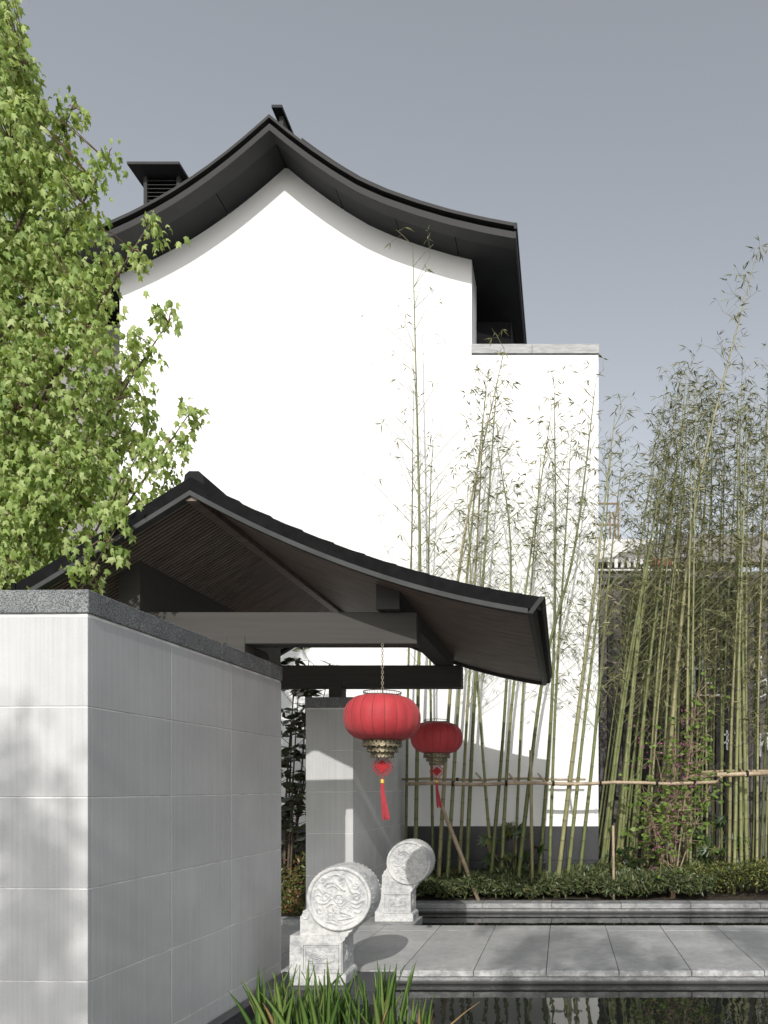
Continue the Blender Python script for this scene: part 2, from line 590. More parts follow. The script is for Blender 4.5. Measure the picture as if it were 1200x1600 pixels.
def shared_box(sx, sy, sz, bev, mat):
    k = (round(sx, 4), round(sy, 4), round(sz, 4), bev, mat.name)
    if k not in _shared:
        v, f = bev_box(sx, sy, sz, bev)
        me = bpy.data.meshes.new('block')
        me.from_pydata(v, [], f)
        me.update()
        me.materials.append(mat)
        _shared[k] = me
    return _shared[k]


def block(name, x0, x1, y0, y1, z0, z1, mat, parent=None, bev=0.003):
    me = shared_box(x1 - x0, y1 - y0, z1 - z0, bev, mat)
    return link(name, me, parent, ((x0 + x1) / 2, (y0 + y1) / 2, (z0 + z1) / 2))


def np_mesh(name, V, nper, tmpl_faces, mat, parent=None, tint=None, smooth=False):
    """V: (count, nper, 3) copies of one template with faces tmpl_faces"""
    cnt = V.shape[0]
    verts = V.reshape(-1, 3).astype(np.float32)
    fl = np.array([i for f in tmpl_faces for i in f], dtype=np.int32)
    tot = np.array([len(f) for f in tmpl_faces], dtype=np.int32)
    loops = (fl[None, :] + (np.arange(cnt, dtype=np.int32) * nper)[:, None]).reshape(-1)
    totals = np.tile(tot, cnt)
    starts = np.concatenate([[0], np.cumsum(totals)[:-1]]).astype(np.int32)
    me = bpy.data.meshes.new(name)
    me.vertices.add(len(verts))
    me.vertices.foreach_set('co', verts.reshape(-1))
    me.loops.add(len(loops))
    me.loops.foreach_set('vertex_index', loops)
    me.polygons.add(len(totals))
    me.polygons.foreach_set('loop_start', starts)
    me.polygons.foreach_set('loop_total', totals)
    me.update(calc_edges=True)
    me.validate()
    if tint is not None:
        a = me.attributes.new('tint', 'FLOAT', 'POINT')
        a.data.foreach_set('value', np.repeat(tint, nper).astype(np.float32))
    me.materials.append(mat)
    return link(name, me, parent)


def frames(dirs, norms):
    """rotation matrices (n,3,3) whose columns are side, dir, normal"""
    d = dirs / np.linalg.norm(dirs, axis=1, keepdims=True)
    s = np.cross(d, norms)
    s /= np.maximum(np.linalg.norm(s, axis=1, keepdims=True), 1e-6)
    n = np.cross(s, d)
    return np.stack([s, d, n], axis=2)


def place(tmpl, pos, rot, size):
    v = np.einsum('nij,kj->nki', rot, tmpl) * np.asarray(size)[:, None, None]
    return v + pos[:, None, :]


# leaf templates (x side, y along, z normal), unit length
T_MAPLE = np.array([(0, 0, 0), (0.30, 0.06, -0.16), (0.25, 0.26, -0.10), (0.40, 0.60, -0.30), (0.17, 0.60, -0.10), (0, 1.05, -0.22),
                    (-0.30, 0.06, -0.16), (-0.25, 0.26, -0.10), (-0.40, 0.60, -0.30), (-0.17, 0.60, -0.10), (0, 0.45, 0.05)])
F_MAPLE = [(0, 1, 2, 10), (10, 2, 3, 4), (10, 4, 5), (0, 10, 7, 6), (10, 9, 8, 7), (10, 5, 9)]
T_LANCE = np.array([(0, 0, 0), (0.065, 0.35, 0.0), (0, 1.0, -0.10), (-0.065, 0.35, 0.0), (0, 0.4, 0.03)])
F_LANCE = [(0, 1, 4), (1, 2, 4), (0, 4, 3), (4, 2, 3)]
T_OVAL = np.array([(0, 0, 0), (0.14, 0.25, 0.02), (0.17, 0.55, 0.0), (0, 1.0, -0.12), (-0.17, 0.55, 0.0), (-0.14, 0.25, 0.02), (0, 0.5, -0.03)])
F_OVAL = [(0, 1, 6), (1, 2, 6), (2, 3, 6), (0, 6, 5), (6, 4, 5), (6, 3, 4)]
T_ROUND = np.array([(0, 0, 0), (0.35, 0.12, 0.03), (0.45, 0.5, 0.02), (0, 1.0, -0.1), (-0.45, 0.5, 0.02), (-0.35, 0.12, 0.03), (0, 0.4, -0.05)])
F_ROUND = [(0, 1, 6), (1, 2, 6), (2, 3, 6), (0, 6, 5), (6, 4, 5), (6, 3, 4)]


def rand_unit(n):
    v = nprng.normal(size=(n, 3))
    return v / np.linalg.norm(v, axis=1, keepdims=True)


# ------------------------------------------------------------------ the setting
g = MB()
g.add([(-400, -400, -0.42), (400, -400, -0.42), (400, 800, -0.42), (-400, 800, -0.42)], [(0, 1, 2, 3)])
tag(g.build('ground', M['ground']), kind='structure')
t = MB()
t.box(-10, 10, -24, 1.5, -0.41, 0.0, 0.01)
tag(t.build('terrace', M['terrace']), kind='structure')
w = MB()
w.add([(-2.36, 1.5, -0.112), (9, 1.5, -0.112), (9, 8.84, -0.112), (-2.36, 8.84, -0.112)], [(0, 1, 2, 3)])
tag(w.build('water', M['water']), 'still dark pool on both sides of the stone path', kind='structure')

# path: sub-base plus single slabs
path = MB()
path.box(-7.0, 9.0, 5.675, 7.495, -0.40, -0.052)
path = tag(path.build('path', M['kerb']), 'grey stone slab path crossing the pool to the gate', kind='structure')
JX, PITCH = -0.141, 0.603
for i in range(-11, 15):
    x0 = JX + PITCH * i
    block('slab', x0 + 0.0025, x0 + PITCH - 0.0025, 5.655, 7.238, -0.050, rnd.uniform(-0.001, 0.001), M['paving'], path, 0.004)
    block('edge_slab', x0 + 0.0025, x0 + PITCH - 0.0025, 7.242, 7.512, -0.050, rnd.uniform(-0.001, 0.001), M['paving'], path, 0.004)
# kerb of the planting bed beyond the far strip of water
kerb = MB()
kerb.box(-1.95, 9, 8.86, 9.10, -0.40, -0.055)
kerb = tag(kerb.build('kerb', M['kerb']), 'long grey stone kerb holding the bamboo bed', kind='structure')
x = -1.95
while x < 8.5:
    L = 0.9
    block('kerb_stone', x + 0.002, x + L - 0.002, 8.835, 9.105, -0.052, 0.012 + rnd.uniform(-0.002, 0.002), M['kerb'], kerb, 0.006)
    x += L
bed = MB()
nx, ny = 44, 14
vs, fs = [], []
for j in range(ny + 1):
    for i in range(nx + 1):
        vs.append((-2.2 + 11.2 * i / nx, 9.095 + 3.4 * j / ny, -0.02 + rnd.uniform(0, 0.05) + 0.02 * j / ny))
for j in range(ny):
    for i in range(nx):
        a = j * (nx + 1) + i
        fs.append((a, a + 1, a + nx + 2, a + nx + 1))
bed.add(vs, fs)
tag(bed.build('planting_bed', M['soil'], smooth=True), kind='structure')
bed2 = MB()
bed2.box(-7, -2.87, 7.72, 9.84, -0.4, 0.03)
bed2 = tag(bed2.build('planting_bed', M['soil']), kind='structure')
for i in range(5):
    block('kerb_stone', -2.88 - 0.8 * (i + 1) + 0.002, -2.88 - 0.8 * i - 0.002, 7.53, 7.715, -0.2, 0.06, M['kerb'], bed2, 0.008)
# dark slabs that carry the drum stones, dark ledge at the wall foot
for (x0, x1, y0, y1, nm) in ((-2.32, -1.39, 5.13, 5.652, 'near'), (-2.30, -1.66, 7.516, 8.06, 'far')):
    o = block('stone_platform', x0, x1, y0, y1, -0.40, -0.004 if nm == 'near' else -0.003, M['dark_stone'] if nm == 'near' else M['kerb'], None, 0.006)
    tag(o, kind='structure')


# ------------------------------------------------------------------ courtyard walls
WS = 0.030
ROWS = [(-0.40, 0.07), (0.07, 0.537), (0.537, 1.006), (1.006, 1.468), (1.468, 1.927), (1.927, 2.387)]
THK = 0.53


def courtyard_wall(label, corner_x, y0, lens, cop_lens):
    L = sum(lens)
    root = thing('courtyard_wall', label, 'wall', (corner_x, y0, 0), -math.atan(WS))
    pt = 0.028
    core = MB()
    core.box(-THK + 0.0045, -0.0045, 0.0045, L - 0.0045, -0.40, 2.399)
    core.build('core', M['joint'], root)
    J = 0.0030
    for (z0, z1) in ROWS:
        y = 0.0
        for k, l in enumerate(lens):
            a, b_ = y + (J if k else pt + 0.0006), y + l - (J if k < len(lens) - 1 else pt + 0.0006)
            block('panel', -pt, 0, a, b_, z0 + J, z1 - J, M['panel'], root, 0.002)
            block('panel', -THK, -THK + pt, a, b_, z0 + J, z1 - J, M['panel'], root, 0.002)
            y += l
        block('panel', -THK, 0.0, 0.0, pt, z0 + J, z1 - J, M['panel'], root, 0.002)
        block('panel', -THK, 0.0, L - pt, L, z0 + J, z1 - J, M['panel'], root, 0.002)
    y = -0.008
    for k, l in enumerate(cop_lens):
        e = min(y + l, L + 0.008)
        block('coping_stone', -THK - 0.008, 0.008, y + (0.0015 if k else 0), e - 0.0015, 2.400, 2.518, M['coping'], root, 0.004)
        y += l
        if e >= L:
            break
    return root


courtyard_wall('pale panelled wall with granite coping filling the left foreground', (137 - VX) * 3.45 / FPX, 3.45, [0.70, 0.70, 0.81], [1.27, 0.72, 1.0])
courtyard_wall('pale panelled wall beyond the path, behind the two drum stones', (551.7 - VX) * 7.56 / FPX, 7.56, [0.79, 0.74, 0.745], [0.9, 0.9, 0.9])
led = MB()
led.box(0.012, 0.10, -1.2, 1.70, -0.40, -0.045, 0.005)
led = led.build('ledge', M['dark_stone'], loc=((137 - VX) * 3.45 / FPX, 3.45, 0))
led.rotation_euler = (0, 0, -math.atan(WS))
tag(led, 'narrow dark stone ledge along the foot of the foreground wall', 'ledge')

# ------------------------------------------------------------------ gate pavilion
gate = thing('gate_pavilion', 'dark timber gate roof with curved slopes over the path', 'gate', (-2.6, 6.55, 0))
gate_off = Vector((-2.6, 6.55, 0))
RX, RZ = -2.642, 3.72
GY0, GY1 = 4.84, 8.26


def gz(x):
    if x >= RX:
        u = x - RX
        return RZ - 0.55 * u + 0.0838 * u * u
    u = RX - x
    return RZ - 0.63 * u + 0.015 * u * u


XR, XL = -0.150, -3.88
right_xs = [RX + (XR - RX) * i / 22 for i in range(23)]
left_xs = [RX + (XL - RX) * i / 12 for i in range(13)]


def gb(mb, name, mat, smooth=False, parent=None):
    o = mb.build(name, mat, parent or gate, smooth)
    if parent is None:
        o.location = -gate_off
    return fix_normals(o)


def prof(xs, dz):
    return [(x, gz(x) + dz) for x in xs]


for xs, side in ((right_xs, 'r'), (left_xs, 'l')):
    mb = MB()
    mb.ribbon(prof(xs, -0.010), prof(xs, -0.088), GY0 + 0.032, GY1 - 0.032)
    gb(mb, 'roof_deck', M['deck'])
    for (ya, yb) in ((GY0, GY0 + 0.03), (GY1 - 0.03, GY1)):
        mb = MB()
        fxs = [x for x in xs if x < -0.165] + ([-0.160] if side == 'r' else [])
        mb.ribbon(prof(fxs, 0.0), prof(fxs, -0.098), ya, yb)
        gb(mb, 'fascia', M['fascia'])
        mb = MB()
        ya2, yb2 = (ya - 0.010, yb + 0.02) if ya == GY0 else (ya - 0.02, yb + 0.010)
        txs = [x for x in xs if x < -0.255] + ([-0.250] if side == 'r' else [])
        mb.ribbon(prof(txs, -0.0985), prof(txs, -0.133), ya2, yb2)
        gb(mb, 'verge_trim', M['trim'])
# eave boards: slanted on the right, plumb on the left
mb = MB()
mb.prism([(XR + 0.023, gz(XR) - 0.004), (XR - 0.012, gz(XR) + 0.002), (-0.252, gz(XR) - 0.118), (-0.216, gz(XR) - 0.122)], GY0 - 0.014, GY1 + 0.014)
gb(mb, 'eave_board', M['metal'])
mb = MB()
mb.box(XL - 0.03, XL - 0.001, GY0 - 0.006, GY1 + 0.006, gz(XL) - 0.14, gz(XL) + 0.004)
gb(mb, 'eave_board', M['fascia'])
# soffit battens running down the slopes
ysl = GY0 + 0.055
mesh_sl = {}
for xs, side in (([RX + 0.045 + (-0.24 - RX - 0.045) * i / 14 for i in range(15)], 'r'), ([RX - 0.045 + (XL + 0.005 - RX + 0.045) * i / 5 for i in range(6)], 'l')):
    mb = MB()
    mb.ribbon(prof(xs, -0.0895), prof(xs, -0.0995), 0, 0.020)
    o = gb(mb, 'soffit_slat', M['slat'])
    mesh_sl[side] = o.data
    o.location = -gate_off + Vector((0, ysl, 0))
k = 1
while ysl + 0.038 * k < GY1 - 0.06:
    for side in 'rl':
        o = link('soffit_slat', mesh_sl[side], gate, -gate_off + Vector((0, ysl + 0.038 * k, 0)))
    k += 1
# ridge beam, purlins, tie beams, posts
mb = MB()
mb.prism([(RX - 0.042, RZ - 0.165), (RX + 0.040, RZ - 0.165), (RX + 0.040, RZ - 0.115), (RX, RZ - 0.090), (RX - 0.042, RZ - 0.115)], GY0 + 0.012, GY1 - 0.02)
gb(mb, 'ridge_beam', M['slat'])
mb = MB()
mb.prism([(-1.430, 2.881), (-1.252, 2.881), (-1.252, gz(-1.252) - 0.10), (-1.430, gz(-1.430) - 0.10)], 5.22, 7.82)
gb(mb, 'purlin', M['beam'])
mb = MB()
mb.prism([(-3.40, 2.881), (-3.235, 2.881), (-3.235, gz(-3.235) - 0.10), (-3.40, gz(-3.40) - 0.10)], 5.22, 7.82)
gb(mb, 'purlin', M['beam'])
for (ya, yb) in ((5.30, 5.45), (7.61, 7.76)):
    mb = MB()
    mb.box(-3.62, -1.135, ya, yb, 2.632, 2.880, 0.006)
    gb(mb, 'tie_beam', M['beam'])
    mb = MB()
    mb.box(-2.612, -2.468, ya - 0.008, yb + 0.008, 2.518, 2.690, 0.004)
    gb(mb, 'post', M['beam'])
mb = MB()
mb.box(-2.590, -2.490, 5.462, 5.80, 2.560, 2.665, 0.03)
gb(mb, 'bracket', M['beam'])
# tile courses
def course(xa, xb, lift, name='tile_course'):
    xs = [xa + (xb - xa) * i / 4 for i in range(5)]
    top = [(x, gz(x) + 0.006 + 0.017 * i / 4) for i, x in enumerate(xs)]
    bot = [(x, gz(x) + 0.001) for x in xs]
    mb = MB()
    mb.ribbon(top, bot, GY0 + 0.07, GY1 - 0.07)
    gb(mb, name, M['tile'])


u = RX + 0.08
while u < XR - 0.02:
    course(u, min(u + 0.232, XR + 0.012), 0)
    u += 0.226
u = RX - 0.08
while u > XL + 0.02:
    course(u, max(u - 0.232, XL - 0.02), 0)
    u -= 0.226
mb = MB()
mb.prism([(RX - 0.075, RZ - 0.03), (RX + 0.075, RZ - 0.03), (RX + 0.065, RZ + 0.035), (RX + 0.035, RZ + 0.062), (RX - 0.035, RZ + 0.062), (RX - 0.065, RZ + 0.035)], GY0 + 0.045, GY1 - 0.04)
gb(mb, 'ridge_cap', M['tile'])

# ------------------------------------------------------------------ white gabled house
D = 9.85
K2 = D / FPX
house = thing('gabled_house', 'tall white gabled house with black curved roof and dark plinth', 'house', (-3.0, D, 0))
HO = Vector((-3.0, D, 0))


def hb(mb, name, mat, parent=None, smooth=False):
    o = mb.build(name, mat, parent or house, smooth)
    if parent is None:
        o.location = -HO
    return fix_normals(o)


FX0, FZ0, FY = -3.997, 10.462, 9.29
US = [0, 0.28, 0.557, 0.88, 1.21, 1.56, 1.99, 2.43, 2.926, 3.326]
DR = [0, 0.230, 0.436, 0.655, 0.850, 1.005, 1.155, 1.285, 1.400, 1.475]
UL = [0, 0.30, 0.5625, 0.82, 1.088, 1.30, 1.506, 1.863, 2.307, 2.8, 3.326]
DL = [0, 0.265, 0.483, 0.680, 0.868, 1.005, 1.126, 1.315, 1.515, 1.69, 1.84]


def sz(x):
    if x < FX0:
        return FZ0 - float(np.interp(FX0 - x, UL, DL))
    return FZ0 - float(np.interp(x - FX0, US, DR))


HXR, HXL = FX0 + 3.326, FX0 - 3.326
WXL, WXR = (187 - VX) * K2, (737 - VX) * K2
EX = (935 - VX) * K2
PZ = H + (VY - 553) * K2
hx_r = [FX0 + 3.326 * i / 28 for i in range(29)]
hx_l = [FX0 - 3.326 * i / 28 for i in range(29)]


def hp(xs, dz):
    return [(x, sz(x) + dz) for x in xs]


# gable wall (front leaf), then the body behind it
gxs = [x for x in np.linspace(WXL, WXR, 61)]
poly = [(WXL, 0.93), (EX, 0.93), (EX, PZ), (WXR, PZ)] + [(x, sz(x) + 0.02) for x in gxs[::-1]]
mb = MB()
mb.prism(poly, D, D + 0.54)
hb(mb, 'gable_wall', M['plaster'])
mb = MB()
mb.box(WXL + 0.01, EX - 0.001, D + 0.541, D + 5.5, -0.4, PZ - 0.02)
hb(mb, 'rear_wall', M['plaster'])
mb = MB()
mb.box(WXL + 0.08, HXR - 0.12, D + 0.545, D + 5.4, PZ - 0.015, 8.60)
hb(mb, 'recessed_wall', M['groove'])
mb = MB()
mb.box(-9.2, WXL - 0.002, D + 0.6, D + 5, -0.4, 8.6)
hb(mb, 'side_wing', M['grey_render'])
# faint joints: plinth panels
xx = WXL
pw = 0.92
i = 0
while xx < EX - 0.01:
    e = min(xx + pw, EX + 0.004)
    o = block('plinth_panel', xx + 0.0015, e - 0.0015, D - 0.022, D + 0.5, 0.47, 0.958, M['plinth'], house, 0.002)
    o.location -= HO
    o = block('plinth_panel', xx + 0.0015, e - 0.0015, D - 0.022, D + 0.5, -0.4, 0.467, M['plinth'], house, 0.002)
    o.location -= HO
    xx = e
# parapet flashing
for (xa, xb) in ((WXR - 0.004, WXR + 0.87), (WXR + 0.873, EX + 0.012)):
    o = block('parapet_flashing', xa, xb, D - 0.014, D + 5.0, PZ + 0.001, PZ + 0.138, M['flash'], house, 0.004)
    o.location -= HO
mb = MB()
mb.box(WXR, EX - 0.004, D - 0.003, D + 0.3, PZ - 0.014, PZ + 0.0005)
hb(mb, 'drip_gap', M['groove'])
# roof: band, shadow gap, top strip, body, soffit panels
for xs in (hx_r, hx_l):
    for (a, b_, y0, mat, nm) in ((0.090, 0.0, FY, 'metal_grey', 'fascia_band'), (0.160, 0.0905, FY + 0.05, 'groove', 'shadow_gap'), (0.205, 0.1605, FY - 0.012, 'metal_grey', 'roof_edge_strip')):
        mb = MB()
        mb.ribbon(hp(xs, a), hp(xs, b_), y0, FY + 6.2 if nm == 'shadow_gap' else FY + 0.2)
        hb(mb, nm, M[mat])
    bx = xs[3:24]
    mb = MB()
    lift = 0.385 if xs is hx_r else 0.175
    mb.ribbon(hp(bx, lift), hp(bx, 0.165), FY + 0.21, FY + 6.1)
    hb(mb, 'roof_body', M['metal'])
    mb = MB()
    mb.ribbon(hp(xs, 0.15), hp(xs, 0.035), FY + 0.205, FY + 6.2)
    hb(mb, 'soffit_backing', M['groove'])
    # front soffit strip and panels
    mb = MB()
    mb.ribbon(hp(xs, 0.034), hp(xs, 0.004), FY + 0.055, FY + 0.135)
    hb(mb, 'soffit_edge', M['metal_grey'])
    for q in range(4):
        seg = xs[q * 7:q * 7 + 8]
        s0 = 0.006 if xs is hx_r else -0.006
        seg = [seg[0] + s0] + list(seg[1:-1]) + [seg[-1] - s0]
        mb = MB()
        mb.ribbon(hp(seg, 0.034), hp(seg, 0.006), FY + 0.142, FY + 6.2)
        hb(mb, 'soffit_panel', M['metal'])
# eave edges along the depth
for (xe, s) in ((HXR, 1), (HXL, -1)):
    o = block('eave_edge', min(xe, xe + s * 0.03), max(xe, xe + s * 0.03), FY - 0.004, FY + 6.2, sz(xe) + 0.0, sz(xe) + 0.095, M['metal_grey'], house, 0.003)
    o.location -= HO
    o = block('eave_gutter', min(xe, xe + s * 0.045), max(xe, xe + s * 0.045), FY - 0.014, FY + 6.2, sz(xe) + 0.12, sz(xe) + 0.207, M['metal'], house, 0.004)
    o.location -= HO


def vent(px0, px1, pyt, pyb, d, depth, cap_over, name_label=None):
    x0, x1 = (px0 - VX) * d / FPX, (px1 - VX) * d / FPX
    zt, zb = H + (VY - pyt) * d / FPX, H + (VY - pyb) * d / FPX
    mb = MB()
    mb.box(x0 + 0.03, x1 - 0.03, d + 0.05, d + depth - 0.03, zb - 1.5, zt)
    v = mb.build('roof_vent', M['groove'], house)
    v.location = -HO
    for (xa, xb) in ((x0, x0 + 0.06), (x1 - 0.06, x1)):
        block('vent_post', xa, xb, d, d + 0.08, zb - 1.5, zt - 0.001, M['metal_grey'], v, 0.004)
        block('vent_post', xa, xb, d + depth - 0.08, d + depth, zb - 1.5, zt - 0.001, M['metal_grey'], v, 0.004)
    z = zt - 0.07
    while z > zb - 0.6:
        mb = MB()
        mb.add([(x0 + 0.062, d + 0.0, z - 0.028), (x1 - 0.062, d + 0.0, z - 0.028), (x1 - 0.062, d + 0.048, z + 0.02), (x0 + 0.062, d + 0.048, z + 0.02),
                (x0 + 0.062, d + 0.0, z - 0.022), (x1 - 0.062, d + 0.0, z - 0.022), (x1 - 0.062, d + 0.048, z + 0.026), (x0 + 0.062, d + 0.048, z + 0.026)],
               [(0, 1, 2, 3), (7, 6, 5, 4), (0, 4, 5, 1), (2, 6, 7, 3)])
        fix_normals(mb.build('louvre', M['metal_grey'], v))
        z -= 0.066
    block('vent_cap', x0 - cap_over, x1 + cap_over * 0.7, d - cap_over * 1.4, d + depth + cap_over, zt, zt + 0.05, M['metal_grey'], v, 0.006)


vent(224, 281, 274, 322, 11.6, 0.8, 0.15)
mb = MB()
d = 9.72
mb.box((424 - VX) * d / FPX, (440.5 - VX) * d / FPX, d, d + 0.62, H + (VY - 168) * d / FPX, H + (VY - 163) * d / FPX, 0.004)
rc = hb(mb, 'ridge_vent_cap', M['metal'])
block('vent_post', (430.5 - VX) * d / FPX, (437 - VX) * d / FPX, d + 0.12, d + 0.40, 10.66, H + (VY - 168) * d / FPX - 0.001, M['metal_grey'], rc, 0.003)

# ------------------------------------------------------------------ drum stones
def smooth_line(pts, n=14):
    out, _ = qcurve2(pts, n)
    return out


def qcurve2(pts, n):
    P_ = [np.array(p, dtype=float) for p in pts]
    ext = [2 * P_[0] - P_[1]] + P_ + [2 * P_[-1] - P_[-2]]
    out = []
    m_ = len(P_) - 1
    for q in range(n + 1):
        t_ = m_ * q / n
        i = min(int(t_), m_ - 1)
        u = t_ - i
        p0, p1, p2, p3 = ext[i], ext[i + 1], ext[i + 2], ext[i + 3]
        out.append(0.5 * ((2 * p1) + (p2 - p0) * u + (2 * p0 - 5 * p1 + 4 * p2 - p3) * u * u + (3 * p1 - p0 - 3 * p2 + p3) * u ** 3))
    return np.array(out), 0


def spiral(cx, cy, r, turns, a0, sgn=1):
    return [(cx + r * (1 - 0.85 * i / 16) * math.cos(a0 + sgn * turns * 2 * math.pi * i / 16), cy + r * (1 - 0.85 * i / 16) * math.sin(a0 + sgn * turns * 2 * math.pi * i / 16)) for i in range(17)]


# carved strokes: (points, width at start, width at end, height)
STROKES = [
    ([(-0.50, 0.46), (-0.36, 0.58), (-0.12, 0.56), (0.10, 0.36), (0.20, 0.30)], 0.05, 0.05, 1.3),      # upper bird, wing and back
    ([(-0.42, 0.40), (-0.20, 0.46), (0.02, 0.32)], 0.035, 0.025, 0.9),
    ([(-0.30, 0.52), (-0.16, 0.50), (0.0, 0.42)], 0.06, 0.03, 0.8),
    ([(0.02, 0.62), (0.14, 0.74), (0.26, 0.80)], 0.03, 0.02, 0.8), ([(0.00, 0.52), (0.16, 0.60), (0.30, 0.62)], 0.03, 0.02, 0.8),
    ([(0.22, 0.74), (0.34, 0.48), (0.44, 0.26), (0.60, 0.20)], 0.05, 0.03, 1.1),
    ([(0.32, 0.76), (0.46, 0.62), (0.50, 0.44)], 0.03, 0.02, 0.8),
    ([(-0.80, -0.10), (-0.62, -0.17), (-0.44, -0.14), (-0.28, 0.02)], 0.025, 0.04, 1.0), ([(-0.64, -0.02), (-0.48, -0.05), (-0.32, 0.10)], 0.03, 0.03, 0.9),
    ([(-0.46, -0.30), (-0.24, -0.17), (-0.10, -0.30)], 0.025, 0.03, 1.0), ([(-0.22, -0.20), (-0.18, -0.40), (-0.08, -0.52)], 0.03, 0.03, 0.9),
    ([(0.08, -0.46), (0.24, -0.52), (0.52, -0.64)], 0.08, 0.02, 1.2), ([(-0.06, -0.76), (0.20, -0.72), (0.52, -0.66)], 0.03, 0.03, 1.0),   # lower bird
    ([(0.10, -0.60), (0.22, -0.62), (0.40, -0.64)], 0.05, 0.02, 0.9), ([(0.16, -0.92), (0.34, -0.86), (0.50, -0.78)], 0.025, 0.02, 0.9),
    ([(-0.50, -0.82), (-0.28, -0.84), (-0.06, -0.92)], 0.03, 0.04, 0.9), ([(-0.44, -0.76), (-0.20, -0.74), (-0.02, -0.84)], 0.03, 0.02, 0.8),
    ([(0.42, -0.10), (0.62, -0.18), (0.86, -0.06)], 0.03, 0.03, 1.0), ([(0.56, -0.46), (0.72, -0.50), (0.84, -0.36)], 0.03, 0.02, 1.0), ([(0.48, -0.28), (0.66, -0.32), (0.82, -0.20)], 0.03, 0.02, 0.8),
    ([(0.02, -0.30), (0.16, -0.34), (0.28, -0.24)], 0.03, 0.02, 0.9), ([(-0.06, -0.20), (0.08, -0.26), (0.22, -0.16)], 0.025, 0.02, 0.8),
    ([(-0.86, 0.30), (-0.70, 0.36), (-0.62, 0.22)], 0.03, 0.03, 0.9), ([(-0.26, 0.82), (-0.10, 0.86), (0.04, 0.82)], 0.03, 0.02, 0.8), ([(-0.88, 0.08), (-0.74, 0.14), (-0.62, 0.06)], 0.025, 0.02, 0.7),
    (spiral(-0.46, 0.08, 0.17, 1.3, 0.4), 0.03, 0.025, 0.9), (spiral(0.62, 0.07, 0.16, 1.3, 2.5, -1), 0.03, 0.025, 0.9), (spiral(0.60, 0.48, 0.13, 1.2, 4.0), 0.03, 0.03, 1.0),
    (spiral(-0.68, -0.40, 0.16, 1.3, 1.0, -1), 0.03, 0.025, 0.8), (spiral(-0.30, -0.56, 0.13, 1.2, 5.0), 0.03, 0.025, 0.8), (spiral(-0.58, 0.68, 0.12, 1.2, 3.5), 0.03, 0.03, 0.9),
    (spiral(0.12, 0.52, 0.09, 1.1, 0.0), 0.025, 0.02, 0.7), (spiral(0.30, -0.40, 0.08, 1.1, 2.0), 0.02, 0.02, 0.7),
]
_seg = []
for (pts_, w0, w1, hh_) in STROKES:
    pl = qcurve2(pts_, 18)[0]
    for i in range(len(pl) - 1):
        q = i / (len(pl) - 1)
        tp_ = 0.45 + 0.55 * math.sin(math.pi * min(1, max(0.08, q)))
        _seg.append((pl[i][0], pl[i][1], pl[i + 1][0], pl[i + 1][1], (w0 + (w1 - w0) * q) * tp_, hh_))
SEG = np.array(_seg)


def relief(u, v):
    """height of the carved disc, u right, v up, unit radius"""
    r = math.hypot(u, v)
    h = 0.9 * math.exp(-((r - 0.16) / 0.028) ** 2) + 0.6 * math.exp(-(r / 0.10) ** 2) * (0.6 + 0.4 * math.cos(5 * math.atan2(v, u)))
    ax, ay, bx, by = SEG[:, 0], SEG[:, 1], SEG[:, 2], SEG[:, 3]
    dx, dy = bx - ax, by - ay
    t_ = np.clip(((u - ax) * dx + (v - ay) * dy) / np.maximum(dx * dx + dy * dy, 1e-9), 0, 1)
    d2 = (u - ax - t_ * dx) ** 2 + (v - ay - t_ * dy) ** 2
    if r > 0.2:
        h = max(h, float((SEG[:, 5] * np.exp(-d2 / (SEG[:, 4] ** 2))).max()))
    return h + 0.12 * math.sin(u * 31 + 3 * math.sin(v * 17)) * math.sin(v * 27 + u * 9)


def disc_mesh(R, amp, y, cz, sgn):
    nr, na = 56, 180
    vs = [(0, y + sgn * amp * relief(0, 0), cz)]
    for i in range(1, nr + 1):
        r = i / nr
        for k in range(na):
            a = 2 * math.pi * k / na
            uu, vv = r * math.cos(a), r * math.sin(a)
            e = min(1.0, (1 - r) / 0.06)
            h = relief(uu, vv) * e
            vs.append((R * uu, y + sgn * amp * h, cz + R * vv))
    fs = [(0, 1 + k, 1 + (k + 1) % na) for k in range(na)]
    for i in range(nr - 1):
        for k in range(na):
            k2 = (k + 1) % na
            fs.append((1 + i * na + k, 1 + (i + 1) * na + k, 1 + (i + 1) * na + k2, 1 + i * na + k2))
    return vs, fs


